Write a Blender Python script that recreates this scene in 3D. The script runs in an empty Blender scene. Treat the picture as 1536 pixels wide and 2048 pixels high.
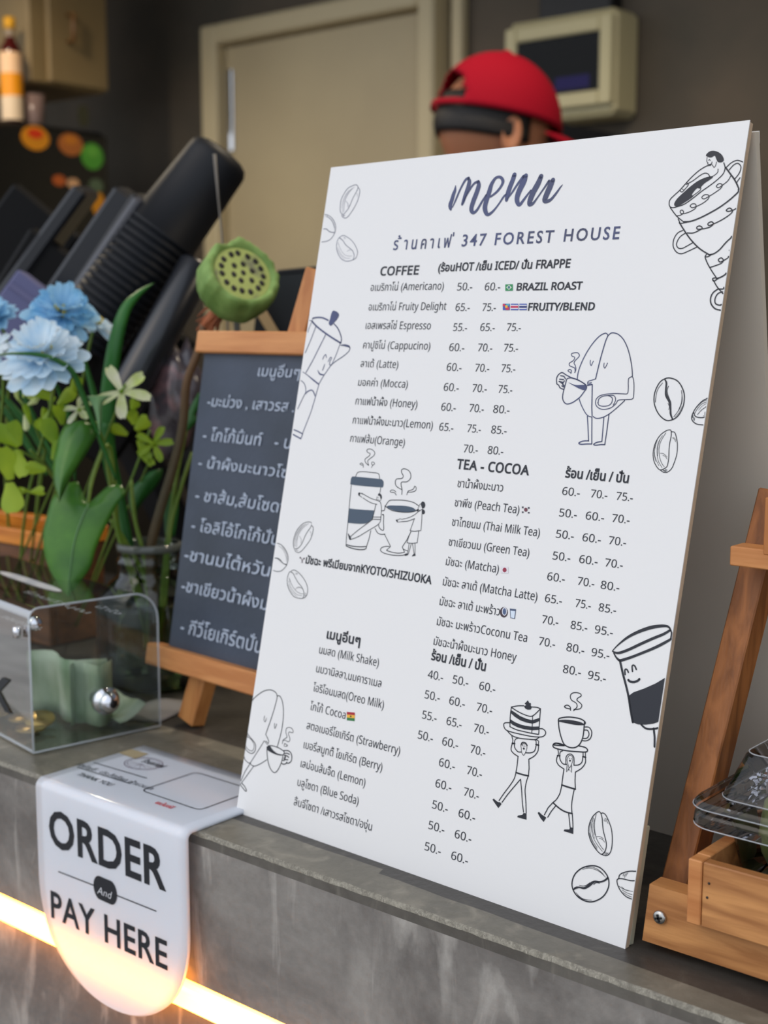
import bpy, math, random
from mathutils import Vector, Matrix, geometry
random.seed(7)
S = bpy.context.scene
COL = S.collection
PI = math.pi
R_ = math.radians

# ---------------------------------------------------------------- camera
YAW, PITCH, FPX = R_(40.2), R_(8.0), 2731.0
CAM = Vector((0, 0, 1.324))
FW = Vector((-math.sin(YAW) * math.cos(PITCH), math.cos(YAW) * math.cos(PITCH), -math.sin(PITCH)))
RT = Vector((math.cos(YAW), math.sin(YAW), 0))
UP = RT.cross(FW)
FL = Vector((-math.sin(YAW), math.cos(YAW), 0))          # level forward
cd = bpy.data.cameras.new('camera')
cam = bpy.data.objects.new('camera', cd); COL.objects.link(cam)
cd.sensor_fit = 'VERTICAL'; cd.sensor_height = 36.0; cd.lens = 36.0 * FPX / 2048
cd.clip_start = 0.02; cd.clip_end = 200
cam.location = CAM
cam.rotation_euler = (PI / 2 - PITCH, 0, YAW)
cd.dof.use_dof = True; cd.dof.focus_distance = 0.755; cd.dof.aperture_fstop = 8.5
S.camera = cam

# ---------------------------------------------------------------- sky, sun, exposure
w = bpy.data.worlds.new('sky'); S.world = w; w.use_nodes = True
nt = w.node_tree; nt.nodes.clear()
sky = nt.nodes.new('ShaderNodeTexSky'); sky.sky_type = 'NISHITA'
sky.sun_disc = False; sky.sun_elevation = R_(48); sky.sun_rotation = R_(200)
sky.air_density = 1.0; sky.dust_density = 5.0; sky.ozone_density = 1.0
mx = nt.nodes.new('ShaderNodeMixRGB'); mx.blend_type = 'MIX'; mx.inputs[0].default_value = 0.72
mx.inputs[2].default_value = (6.3, 6.9, 7.7, 1)            # bright high overcast over the sky
bg = nt.nodes.new('ShaderNodeBackground'); bg.inputs[1].default_value = 0.168
wo = nt.nodes.new('ShaderNodeOutputWorld')
nt.links.new(sky.outputs[0], mx.inputs[1]); nt.links.new(mx.outputs[0], bg.inputs[0]); nt.links.new(bg.outputs[0], wo.inputs[0])
S.view_settings.view_transform = 'Standard'; S.view_settings.look = 'None'
S.view_settings.exposure = 0.0; S.view_settings.gamma = 1.0; S.view_settings.use_curve_mapping = False
S.cycles.max_bounces = 10; S.cycles.transparent_max_bounces = 24; S.cycles.caustics_refractive = False
S.cycles.use_denoising = True

# ---------------------------------------------------------------- helpers
def ray(px, py): return FW * FPX + RT * (px - 768) - UP * (py - 1024)
def at(px, py, y=None, z=None, d=None, plane=None, x=None):
    r = ray(px, py)
    if x is not None: return CAM + r * ((x - CAM.x) / r.x)
    if y is not None: t = (y - CAM.y) / r.y
    elif z is not None: t = (z - CAM.z) / r.z
    elif d is not None: t = d / r.dot(FL)
    else:
        o, n = plane; t = (o - CAM).dot(n) / r.dot(n)
    return CAM + r * t
def proj(P):
    v = P - CAM; k = v.dot(FW)
    return 768 + FPX * v.dot(RT) / k, 1024 - FPX * v.dot(UP) / k
def s2l(c): return tuple(((v / 255) / 12.92 if v / 255 <= .04045 else ((v / 255 + .055) / 1.055) ** 2.4) for v in c)

def mat(name, rgb, rough=.5, metal=0, rgb2=None, nscale=20, stretch=(1, 1, 1), bump=0, bscale=80, trans=0, coat=0, spec=.5, contrast=(.35, .65), emit=None, estr=0, sheen=0, coords='Object', sss=0, detail=6, dist=0):
    m = bpy.data.materials.new(name); m.use_nodes = True; t = m.node_tree; b = t.nodes['Principled BSDF']
    b.inputs['Base Color'].default_value = (*s2l(rgb), 1); b.inputs['Roughness'].default_value = rough; b.inputs['Metallic'].default_value = metal
    b.inputs['Specular IOR Level'].default_value = spec
    if coat: b.inputs['Coat Weight'].default_value = coat; b.inputs['Coat Roughness'].default_value = .08
    if sheen: b.inputs['Sheen Weight'].default_value = sheen
    if emit: b.inputs['Emission Color'].default_value = (*s2l(emit), 1); b.inputs['Emission Strength'].default_value = estr
    if sss: b.inputs['Subsurface Weight'].default_value = sss; b.inputs['Subsurface Scale'].default_value = .01
    tc = t.nodes.new('ShaderNodeTexCoord'); mp = t.nodes.new('ShaderNodeMapping'); mp.inputs['Scale'].default_value = stretch
    t.links.new(tc.outputs[coords], mp.inputs[0])
    if rgb2:
        n = t.nodes.new('ShaderNodeTexNoise'); n.inputs['Scale'].default_value = nscale; n.inputs['Detail'].default_value = detail; n.inputs['Distortion'].default_value = dist
        cr = t.nodes.new('ShaderNodeValToRGB'); cr.color_ramp.elements[0].position = contrast[0]; cr.color_ramp.elements[1].position = contrast[1]
        cr.color_ramp.elements[0].color = (*s2l(rgb), 1); cr.color_ramp.elements[1].color = (*s2l(rgb2), 1)
        t.links.new(mp.outputs[0], n.inputs['Vector']); t.links.new(n.outputs[0], cr.inputs[0]); t.links.new(cr.outputs[0], b.inputs['Base Color'])
    if bump:
        n2 = t.nodes.new('ShaderNodeTexNoise'); n2.inputs['Scale'].default_value = bscale; n2.inputs['Detail'].default_value = 5
        bp = t.nodes.new('ShaderNodeBump'); bp.inputs['Strength'].default_value = bump; bp.inputs['Distance'].default_value = .002
        t.links.new(mp.outputs[0], n2.inputs['Vector']); t.links.new(n2.outputs[0], bp.inputs['Height']); t.links.new(bp.outputs[0], b.inputs['Normal'])
    if trans:
        o = t.nodes['Material Output']; tr = t.nodes.new('ShaderNodeBsdfTranslucent'); ms = t.nodes.new('ShaderNodeMixShader'); ms.inputs[0].default_value = trans
        src = b.inputs['Base Color'].links[0].from_socket if b.inputs['Base Color'].links else None
        if src: t.links.new(src, tr.inputs[0])
        else: tr.inputs[0].default_value = (*s2l(rgb), 1)
        t.links.new(b.outputs[0], ms.inputs[1]); t.links.new(tr.outputs[0], ms.inputs[2]); t.links.new(ms.outputs[0], o.inputs[0])
    return m

def glass(name, tint=(245, 248, 248), rough=.03, ior=1.45, boost=1.0):
    # thin clear sheet: see-through with a mirror-like coat at grazing angles
    m = bpy.data.materials.new(name); m.use_nodes = True; t = m.node_tree; t.nodes.clear()
    o = t.nodes.new('ShaderNodeOutputMaterial'); tr = t.nodes.new('ShaderNodeBsdfTransparent'); tr.inputs[0].default_value = (*s2l(tint), 1)
    g = t.nodes.new('ShaderNodeBsdfGlossy'); g.inputs['Roughness'].default_value = rough
    f = t.nodes.new('ShaderNodeFresnel'); f.inputs[0].default_value = ior
    mu = t.nodes.new('ShaderNodeMath'); mu.operation = 'MULTIPLY'; mu.inputs[1].default_value = boost; mu.use_clamp = True
    ms = t.nodes.new('ShaderNodeMixShader')
    t.links.new(f.outputs[0], mu.inputs[0]); t.links.new(mu.outputs[0], ms.inputs[0]); t.links.new(tr.outputs[0], ms.inputs[1]); t.links.new(g.outputs[0], ms.inputs[2]); t.links.new(ms.outputs[0], o.inputs[0])
    return m

class MB:
    def __init__(s): s.v = []; s.f = []; s.sm = []
    def add(s, vs, fs, smooth=False, M=None):
        b = len(s.v)
        s.v += [tuple(M @ Vector(v)) if M else tuple(v) for v in vs]
        s.f += [tuple(b + i for i in f) for f in fs]; s.sm += [smooth] * len(fs)
        return s
    def box(s, x0, x1, y0, y1, z0, z1, M=None, bev=0):
        if bev:
            b = min(bev, (x1 - x0) / 2.01, (y1 - y0) / 2.01, (z1 - z0) / 2.01)
            vs = []; idx = {}
            for ax in range(3):
                for i, X in enumerate((x0, x1)):
                    for j, Y in enumerate((y0, y1)):
                        for k, Z in enumerate((z0, z1)):
                            p = [X + (b if i == 0 else -b), Y + (b if j == 0 else -b), Z + (b if k == 0 else -b)]
                            p[ax] = (X, Y, Z)[ax]
                            idx[ax, i, j, k] = len(vs); vs.append(p)
            fs = []
            for i in (0, 1):
                q = [idx[0, i, 0, 0], idx[0, i, 1, 0], idx[0, i, 1, 1], idx[0, i, 0, 1]]; fs.append(q if i else q[::-1])
                q = [idx[1, 0, i, 0], idx[1, 1, i, 0], idx[1, 1, i, 1], idx[1, 0, i, 1]]; fs.append(q[::-1] if i else q)
                q = [idx[2, 0, 0, i], idx[2, 1, 0, i], idx[2, 1, 1, i], idx[2, 0, 1, i]]; fs.append(q if i else q[::-1])
            for i in (0, 1):
                for j in (0, 1):
                    q = [idx[0, i, j, 0], idx[0, i, j, 1], idx[1, i, j, 1], idx[1, i, j, 0]]; fs.append(q if (i + j) % 2 == 0 else q[::-1])
                    q = [idx[0, i, 0, j], idx[0, i, 1, j], idx[2, i, 1, j], idx[2, i, 0, j]]; fs.append(q[::-1] if (i + j) % 2 == 0 else q)
                    q = [idx[1, 0, i, j], idx[1, 1, i, j], idx[2, 1, i, j], idx[2, 0, i, j]]; fs.append(q if (i + j) % 2 == 0 else q[::-1])
            for i in (0, 1):
                for j in (0, 1):
                    for k in (0, 1):
                        q = [idx[0, i, j, k], idx[1, i, j, k], idx[2, i, j, k]]; fs.append(q if (i + j + k) % 2 == 1 else q[::-1])
            return s.add(vs, fs, False, M)
        vs = [(x0, y0, z0), (x1, y0, z0), (x1, y1, z0), (x0, y1, z0), (x0, y0, z1), (x1, y0, z1), (x1, y1, z1), (x0, y1, z1)]
        return s.add(vs, [(0, 3, 2, 1), (4, 5, 6, 7), (0, 1, 5, 4), (1, 2, 6, 5), (2, 3, 7, 6), (3, 0, 4, 7)], False, M)
    def bar(s, a, b, wx, wy, up=Vector((0, 0, 1)), bev=.0008):
        # a squared bar from a to b, wx across, wy along the reference up side
        a = Vector(a); b = Vector(b); d = (b - a); L = d.length; d.normalize()
        x = d.cross(up).normalized(); y = x.cross(d).normalized()
        M = Matrix((( x.x, y.x, d.x, a.x), (x.y, y.y, d.y, a.y), (x.z, y.z, d.z, a.z), (0, 0, 0, 1)))
        return s.box(-wx / 2, wx / 2, -wy / 2, wy / 2, 0, L, M, bev)
    def tube(s, pts, r, n=8, caps=True, smooth=True, flat=1.0):
        pts = [Vector(p) for p in pts]; rs = r if isinstance(r, (list, tuple)) else [r] * len(pts)
        vs = []; fs = []; prev = None
        for i, p in enumerate(pts):
            d = (pts[min(i + 1, len(pts) - 1)] - pts[max(i - 1, 0)]).normalized()
            if prev is None: a = d.orthogonal().normalized()
            else:
                a = prev - d * prev.dot(d)
                a = a.normalized() if a.length > 1e-6 else d.orthogonal().normalized()
            prev = a; b = d.cross(a)
            for k in range(n):
                an = 2 * PI * k / n; vs.append(p + (a * math.cos(an) + b * math.sin(an) * flat) * rs[i])
        for i in range(len(pts) - 1):
            for k in range(n): fs.append((i * n + k, i * n + (k + 1) % n, (i + 1) * n + (k + 1) % n, (i + 1) * n + k))
        if caps: fs.append(tuple(range(n))[::-1]); fs.append(tuple(range((len(pts) - 1) * n, len(pts) * n)))
        return s.add(vs, fs, smooth)
    def lathe(s, prof, n=32, M=None, smooth=True, close=False):
        vs = []; fs = []; m = len(prof)
        for r, z in prof:
            for k in range(n): vs.append((r * math.cos(2 * PI * k / n), r * math.sin(2 * PI * k / n), z))
        for i in range(m if close else m - 1):
            for k in range(n): fs.append((i * n + k, i * n + (k + 1) % n, ((i + 1) % m) * n + (k + 1) % n, ((i + 1) % m) * n + k))
        return s.add(vs, fs, smooth, M)
    def prism(s, poly, t0, t1, M=None, smooth=False):
        n = len(poly); vs = [(x, y, t0) for x, y in poly] + [(x, y, t1) for x, y in poly]
        tri = geometry.tessellate_polygon([[Vector((x, y, 0)) for x, y in poly]])
        fs = [tuple(t) for t in tri] + [tuple(i + n for i in t[::-1]) for t in tri] + [(i, (i + 1) % n, (i + 1) % n + n, i + n) for i in range(n)]
        return s.add(vs, fs, smooth, M)
    def grid(s, rows, smooth=True):
        n = len(rows[0]); vs = [p for r in rows for p in r]
        fs = [(i * n + k, i * n + k + 1, (i + 1) * n + k + 1, (i + 1) * n + k) for i in range(len(rows) - 1) for k in range(n - 1)]
        return s.add(vs, fs, smooth)
    def build(s, name, m, parent=None, loc=None):
        me = bpy.data.meshes.new(name); vs = s.v
        if loc is not None: vs = [tuple(Vector(v) - Vector(loc)) for v in vs]
        me.from_pydata(vs, [], s.f); me.polygons.foreach_set('use_smooth', s.sm); me.materials.append(m); me.update()
        o = bpy.data.objects.new(name, me); COL.objects.link(o)
        if loc is not None: o.location = loc
        if parent: attach(o, parent)
        return o
def world(o):
    m = Matrix.LocRotScale(o.location, o.rotation_euler, o.scale)
    return world(o.parent) @ o.matrix_parent_inverse @ m if o.parent else m
def attach(o, parent):
    o.parent = parent; o.matrix_parent_inverse = world(parent).inverted()
def tag(o, label=None, cat=None, group=None, kind=None):
    if label: o['label'] = label
    if cat: o['category'] = cat
    if group: o['group'] = group
    if kind: o['kind'] = kind
    return o
def thing(name, loc, label, cat, group=None):
    o = bpy.data.objects.new(name, None); COL.objects.link(o); o.location = loc; o.empty_display_size = .02
    return tag(o, label, cat, group)
def solidify(o, t, off=-1):
    m = o.modifiers.new('thick', 'SOLIDIFY'); m.thickness = t; m.offset = off; return o
def subsurf(o, n=1):
    m = o.modifiers.new('sub', 'SUBSURF'); m.levels = n; m.render_levels = n; return o
def copy_tree(o, M=None):
    # copy a thing with its parts and sub-parts; M moves the copy in the world
    def rec(x, par):
        c = x.copy(); COL.objects.link(c)
        if par: c.parent = par
        for ch in x.children: rec(ch, c)
        return c
    c = rec(o, None)
    if M is not None:
        c.matrix_basis = M @ Matrix.LocRotScale(o.location, o.rotation_euler, o.scale)
    return c
def crom(pts, n=6, closed=False):
    P = [tuple(p) for p in pts]; out = []; m = len(P)
    if m < 3: return P
    rng = m if closed else m - 1
    for i in range(rng):
        p1, p2 = P[i], P[(i + 1) % m]
        p0 = P[(i - 1) % m] if closed or i > 0 else p1
        p3 = P[(i + 2) % m] if closed or i + 2 < m else p2
        for k in range(n):
            t = k / n
            out.append(tuple(.5 * (2 * b + (c - a) * t + (2 * a - 5 * b + 4 * c - e) * t * t + (3 * b - a - 3 * c + e) * t ** 3) for a, b, c, e in zip(p0, p1, p2, p3)))
    if not closed: out.append(P[-1])
    return out

class Sheet:
    """A flat face that carries print: photo points are carried onto its plane and kept in its own metres."""
    def __init__(s, o, u, v, w, h, lift=.0003):
        s.o, s.u, s.v = Vector(o), Vector(u).normalized(), Vector(v).normalized(); s.n = s.u.cross(s.v).normalized(); s.w, s.h, s.lift, s.q = w, h, lift, (0, 0)
    def uv(s, px, py):
        p = at(px, py, plane=(s.o, s.n)) - s.o; return p.dot(s.u), p.dot(s.v)
    def P(s, u, v, k=1): return s.o + s.u * u + s.v * v + s.n * s.lift * k
    def cl(s, u, v):
        v = min(max(v, .0005), s.h - .0005); k = v / s.h
        return (min(max(u, s.q[0] * k + .0005), s.w + s.q[1] * k - .0005), v)
    def stroke(s, mb, pts, closed=False):
        # pts: (u, v, width)
        pts = [(*s.cl(p[0], p[1]), p[2]) for p in pts]
        q = [pts[0]]
        for p in pts[1:]:
            if math.hypot(p[0] - q[-1][0], p[1] - q[-1][1]) > 4e-5: q.append(p)
        n = len(q)
        if n < 2: return
        L = []
        for i in range(n):
            a = q[(i - 1) % n] if closed or i > 0 else q[i]; b = q[(i + 1) % n] if closed or i < n - 1 else q[i]
            dx, dy = b[0] - a[0], b[1] - a[1]; l = math.hypot(dx, dy) or 1e-9
            k = 1.0
            h = q[i][2] / 2
            L.append((s.P(q[i][0] - dy / l * h * k, q[i][1] + dx / l * h * k), s.P(q[i][0] + dy / l * h * k, q[i][1] - dx / l * h * k)))
        vs = [p for a in L for p in a]; m = n if closed else n - 1
        mb.add(vs, [(2 * i, 2 * i + 1, 2 * ((i + 1) % n) + 1, 2 * ((i + 1) % n)) for i in range(m)])
        if not closed:
            for e in (q[0], q[-1]):
                h = e[2] / 2; mb.add([s.P(e[0] + h * math.cos(k * PI / 4), e[1] + h * math.sin(k * PI / 4)) for k in range(8)], [tuple(range(8))])
    def fill(s, mb, pts, k=1):
        pts = [s.cl(*p[:2]) for p in pts]
        tri = geometry.tessellate_polygon([[Vector((a, b, 0)) for a, b in pts]])
        mb.add([s.P(a, b, k) for a, b in pts], [tuple(t) for t in tri])
    def draw(s, mb, x0, y0, k, data, ppm):
        # data lines: "<S|L|C|F|G> width x,y x,y ..."  smooth / straight / closed smooth / filled smooth / filled straight
        for line in data.strip().split('\n'):
            tk = line.split()
            if not tk: continue
            ty, wd = tk[0], float(tk[1])
            pp = []
            for t in tk[2:]:
                c = [float(a) for a in t.split(',')]
                u, v = s.uv(x0 + c[0] * k, y0 + c[1] * k)
                pp.append((u, v, (c[2] if len(c) > 2 else wd * 1.1) * k / ppm))
            if ty == 'S': s.stroke(mb, crom(pp, 5))
            elif ty == 'L': s.stroke(mb, pp)
            elif ty == 'C': s.stroke(mb, crom(pp, 6, True), True)
            elif ty == 'F': s.fill(mb, crom(pp, 5, True))
            elif ty == 'G': s.fill(mb, pp)
    def u_at(s, x, v):
        a, b = -1.0, 2.0
        for _ in range(40):
            m = (a + b) / 2
            if proj(s.P(m, v, 0))[0] < x: a = m
            else: b = m
        return (a + b) / 2
    def text(s, mb, body, px, py, x2, cap, off=0.0, shear=0, capref=.714, space=1.0, jitter=0):
        me = text_mesh(body, off, shear, space)
        xs = [q.co.x for q in me.vertices]
        if not xs: return
        mn, mxx = min(xs), max(xs)
        u0, v0 = s.uv(px, py); u1 = s.u_at(x2, v0) if px < x2 else s.u_at(x2, v0)
        hh = s.uv(px, py - cap)[1] - v0
        sy = hh / capref; sx = (u1 - u0) / (mxx - mn)
        mb.add([s.P(u0 + (q.co.x - mn) * sx, v0 + q.co.y * sy) for q in me.vertices], [tuple(p.vertices) for p in me.polygons])
        bpy.data.meshes.remove(me)
def plain(s):
    # plain grotesque letters and figures from the built-in sans set
    o = ''
    for c in s:
        if c == 'A': pass
        elif 'A' <= c <= 'Z': c = chr(0x1D5A0 + ord(c) - 65)
        elif 'a' <= c <= 'z': c = chr(0x1D5BA + ord(c) - 97)
        elif '0' <= c <= '9': c = chr(0x1D7E2 + ord(c) - 48)
        o += c
    return o
def text_mesh(body, off=0.0, shear=0, space=1.0):
    c = bpy.data.curves.new('lettering', 'FONT'); c.body = body; c.offset = off; c.shear = shear; c.space_character = space; c.resolution_u = 3; c.fill_mode = 'FRONT'
    o = bpy.data.objects.new('lettering', c); COL.objects.link(o); bpy.context.view_layer.update()
    me = bpy.data.meshes.new_from_object(o.evaluated_get(bpy.context.evaluated_depsgraph_get()))
    bpy.data.objects.remove(o); bpy.data.curves.remove(c)
    return me

# ---------------------------------------------------------------- materials
M_wall = mat('dark_plaster', (104, 92, 78), .8, rgb2=(84, 78, 68), nscale=3, bump=.3, bscale=30)
M_floor = mat('grey_cement_floor', (120, 116, 110), .6, rgb2=(100, 96, 90), nscale=4)
M_pave = mat('pale_pavement', (176, 172, 165), .8, rgb2=(150, 146, 140), nscale=5)
M_ceil = mat('ceiling_board', (150, 142, 128), .8)
M_door = mat('beige_painted_steel', (198, 182, 146), .5, rgb2=(188, 172, 138), nscale=3)
M_doorf = mat('beige_door_frame', (210, 194, 156), .5)
def concrete(name, c1, c2, c3, rough, sc=1.0):
    m = bpy.data.materials.new(name); m.use_nodes = True; t = m.node_tree; b = t.nodes['Principled BSDF']; N = t.nodes.new; Lk = t.links.new
    tc = N('ShaderNodeTexCoord'); out = tc.outputs['Object']
    n1 = N('ShaderNodeTexNoise'); n1.inputs['Scale'].default_value = 9 * sc; n1.inputs['Detail'].default_value = 9; n1.inputs['Roughness'].default_value = .62; n1.inputs['Distortion'].default_value = .6
    mp = N('ShaderNodeMapping'); mp.inputs['Scale'].default_value = (5, 5, 1.3)
    n2 = N('ShaderNodeTexNoise'); n2.inputs['Scale'].default_value = 7 * sc; n2.inputs['Detail'].default_value = 8; n2.inputs['Distortion'].default_value = 1.5
    n3 = N('ShaderNodeTexNoise'); n3.inputs['Scale'].default_value = 160; n3.inputs['Detail'].default_value = 4
    Lk(out, n1.inputs[0]); Lk(out, mp.inputs[0]); Lk(mp.outputs[0], n2.inputs[0]); Lk(out, n3.inputs[0])
    r1 = N('ShaderNodeValToRGB'); e = r1.color_ramp.elements; e[0].position = .40; e[1].position = .62; e[0].color = (*s2l(c1), 1); e[1].color = (*s2l(c2), 1)
    Lk(n1.outputs[0], r1.inputs[0])
    r2 = N('ShaderNodeValToRGB'); e = r2.color_ramp.elements; e[0].position = .56; e[1].position = .72; e[0].color = (0, 0, 0, 1); e[1].color = (.75, .75, .75, 1)
    Lk(n2.outputs[0], r2.inputs[0])
    mx = N('ShaderNodeMixRGB'); Lk(r2.outputs[0], mx.inputs[0]); Lk(r1.outputs[0], mx.inputs[1]); mx.inputs[2].default_value = (*s2l(c3), 1)
    last = mx.outputs[0]
    r3 = N('ShaderNodeValToRGB'); e = r3.color_ramp.elements; e[0].position = .3; e[1].position = .7; e[0].color = (.90, .90, .90, 1); e[1].color = (1.05, 1.05, 1.05, 1)
    Lk(n3.outputs[0], r3.inputs[0]); m3 = N('ShaderNodeMixRGB'); m3.blend_type = 'MULTIPLY'; m3.inputs[0].default_value = 1; Lk(last, m3.inputs[1]); Lk(r3.outputs[0], m3.inputs[2])
    Lk(m3.outputs[0], b.inputs['Base Color'])
    rr = N('ShaderNodeMapRange'); rr.inputs[3].default_value = rough - .1; rr.inputs[4].default_value = rough + .15; Lk(n1.outputs[0], rr.inputs[0]); Lk(rr.outputs[0], b.inputs['Roughness'])
    bp = N('ShaderNodeBump'); bp.inputs['Strength'].default_value = .35; bp.inputs['Distance'].default_value = .0012; Lk(n3.outputs[0], bp.inputs['Height']); Lk(bp.outputs[0], b.inputs['Normal'])
    return m
M_conc = concrete('polished_concrete', (104, 100, 96), (146, 142, 136), (178, 174, 167), .5)
M_conctop = concrete('shaded_concrete_top', (58, 54, 50), (72, 68, 62), (84, 79, 71), .42)  # same concrete in shade behind the margin, darkened in its colour
M_concm = concrete('lit_concrete_margin', (104, 99, 87), (128, 122, 108), (146, 138, 122), .42)  # brighter lit strip along the front, painted as paler concrete
M_concedge = concrete('worn_concrete_edge', (112, 107, 95), (146, 141, 127), (190, 184, 169), .6, 34)
M_concband = concrete('edge_shade_concrete', (78, 74, 68), (96, 92, 85), (112, 107, 98), .5, 2)  # shadow beneath the worn lip, painted as a darker band
M_white = mat('white_laminate', (232, 231, 230), .38, coat=.15, bump=.03, bscale=300)
M_ply = mat('pale_board_edge', (202, 178, 152), .6, rgb2=(184, 160, 132), nscale=60, stretch=(1, 1, .15))
M_inner = mat('cream_board_back', (214, 205, 190), .55, rgb2=(204, 195, 180), nscale=8, stretch=(1, 1, .4))
M_ink = mat('dark_navy_ink', (22, 26, 38), .35, spec=.5)
M_inksky = mat('ink_with_sky_reflection', (52, 62, 108), .3, spec=.7, rgb2=(30, 34, 52), nscale=25, stretch=(1, .1, .1))  # dark ink with the blue sky reflection put into its colour
M_inkg = mat('printed_grey_ink', (38, 41, 50), .4, spec=.4)
M_acryl = mat('white_milky_acrylic', (244, 248, 255), .12, trans=.3, coat=.3)
M_black = mat('black_lettering', (18, 24, 34), .3)
M_dark = mat('black_plastic', (14, 15, 18), .38)
M_dark2 = mat('charcoal_plastic', (27, 29, 35), .4)
M_dark3 = mat('dark_matte_metal', (24, 24, 27), .5)
M_cup = mat('black_paper_cup', (17, 20, 26), .55, spec=.35)
M_chalk = mat('slate_chalkboard', (64, 73, 90), .5, rgb2=(46, 54, 66), nscale=9, bump=.15, bscale=200)
M_chalkw = mat('white_chalk_marker', (190, 202, 220), .8)
def woodmat(name, a, b, sc=9, st=(1, 1, 12), rough=.5, dist=.45):
    return mat(name, a, rough, rgb2=b, nscale=sc, stretch=st, bump=.12, bscale=30, dist=dist, contrast=(.38, .62), detail=8)
M_pineX = woodmat('pine_wood_lengthwise', (212, 146, 88), (188, 120, 66), 6, (1.5, 14, 14))
M_pineZ = woodmat('pine_wood_upright', (206, 142, 82), (176, 110, 56), 6, (14, 14, 1.5))
M_teakX = woodmat('teak_wood_lengthwise', (204, 144, 86), (162, 106, 58), 7, (1.8, 16, 16))
M_teakZ = woodmat('teak_wood_upright', (172, 108, 58), (130, 78, 38), 7, (16, 16, 1.8))
M_orange = woodmat('amber_varnished_wood', (226, 140, 46), (196, 112, 30), 7, (2, 14, 14), .35)
M_brownw = woodmat('brown_crate_wood', (120, 76, 44), (92, 56, 32), 7, (2, 14, 14))
M_clear = glass('clear_acrylic_sheet', (246, 249, 248), .02, 1.5, .6)
M_jar = glass('clear_jar_glass', (225, 232, 225), .03, 1.5, 1.5)
M_pet = glass('clear_food_plastic', (236, 234, 238), .03, 1.5, 1.0)
M_edge = bpy.data.materials.new('polished_acrylic_edge'); M_edge.use_nodes = True
def _edge():
    t = M_edge.node_tree; b = t.nodes['Principled BSDF']; b.inputs['Base Color'].default_value = (.75, .78, .82, 1); b.inputs['Roughness'].default_value = .12
    tr = t.nodes.new('ShaderNodeBsdfTransparent'); ms = t.nodes.new('ShaderNodeMixShader'); ms.inputs[0].default_value = .45
    t.links.new(tr.outputs[0], ms.inputs[1]); t.links.new(b.outputs[0], ms.inputs[2]); t.links.new(ms.outputs[0], t.nodes['Material Output'].inputs[0])
_edge()
M_chrome = mat('chrome', (225, 226, 230), .08, 1.0)
M_steel = mat('zinc_screw_steel', (190, 188, 184), .25, 1.0)
M_leaf = mat('arrowhead_leaf_green', (86, 142, 46), .35, rgb2=(56, 108, 36), nscale=30, trans=.25, coat=.1)
M_leafd = mat('deep_green_blade', (52, 124, 48), .4, rgb2=(38, 100, 40), nscale=10, trans=.25)
M_leafp = mat('pale_underside_green', (116, 158, 108), .5, rgb2=(96, 140, 88), nscale=12, trans=.25)
M_lime = mat('lime_leaf_green', (164, 190, 44), .45, rgb2=(118, 158, 40), nscale=16, trans=.35)
M_stem = mat('green_stem', (96, 132, 40), .45, rgb2=(120, 140, 56), nscale=20)
M_brownstem = mat('brown_lotus_stalk', (104, 76, 48), .6, rgb2=(70, 62, 38), nscale=14, stretch=(1, 1, .4))
M_husk = mat('frayed_orange_husk', (168, 96, 58), .7, rgb2=(120, 66, 40), nscale=50)
M_pod = mat('lotus_pod_green', (146, 178, 98), .65, rgb2=(98, 132, 58), nscale=34, bump=.5, bscale=40, sss=.05)
M_podface = mat('lotus_pod_face', (182, 192, 108), .65, rgb2=(120, 114, 104), nscale=22, contrast=(.50, .60))
M_seed = mat('dark_seed_hole', (30, 24, 18), .6)
M_blue = mat('pale_blue_petal', (176, 220, 246), .55, rgb2=(112, 184, 226), nscale=45, trans=.3, contrast=(.42, .7))
M_bluel = mat('whitish_blue_petal', (236, 246, 252), .55, rgb2=(196, 226, 246), nscale=40, trans=.3)
M_yel = mat('yellow_stamen', (226, 206, 96), .6)
M_whitep = mat('cream_white_petal', (232, 232, 206), .5, rgb2=(196, 214, 120), nscale=40, trans=.3)
M_led = mat('warm_led_diffuser', (255, 236, 190), .5, emit=(255, 152, 48), estr=19)
M_skin = mat('skin', (176, 116, 82), .55, sss=.1)
M_hair = mat('black_hair', (22, 18, 17), .5, bump=.6, bscale=400)
M_red = mat('crimson_cap_cloth', (158, 6, 34), .85, bump=.15, bscale=500, spec=.2)
M_shirt = mat('dark_shirt_cloth', (52, 54, 60), .85)
M_trouser = mat('black_trouser_cloth', (30, 30, 34), .85)
M_fridge = mat('black_fridge_enamel', (15, 16, 18), .3)
M_beigeb = mat('beige_powder_coat', (206, 196, 154), .5)
M_cab = mat('tan_cabinet_board', (150, 128, 88), .55, rgb2=(140, 118, 80), nscale=5)
M_smoke = glass('smoked_window', (110, 108, 108), .08, 1.4, .5)
M_purple = mat('lit_violet_display', (80, 70, 190), .4, emit=(110, 90, 255), estr=2.2)
M_note = mat('green_banknote_paper', (120, 142, 112), .7, rgb2=(176, 186, 166), nscale=45, stretch=(1, 1, .3))
M_coin = mat('brass_coin', (196, 164, 100), .3, 1.0)
M_grey = mat('grey_paper_slip', (150, 148, 150), .7)
M_purpleink = mat('plum_logo_ink', (112, 92, 110), .4)
M_tape = mat('tan_tape', (176, 160, 126), .4)
M_redink = mat('red_ink', (214, 60, 66), .5)
def flatc(name, c): return mat(name, c, .45)

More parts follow.
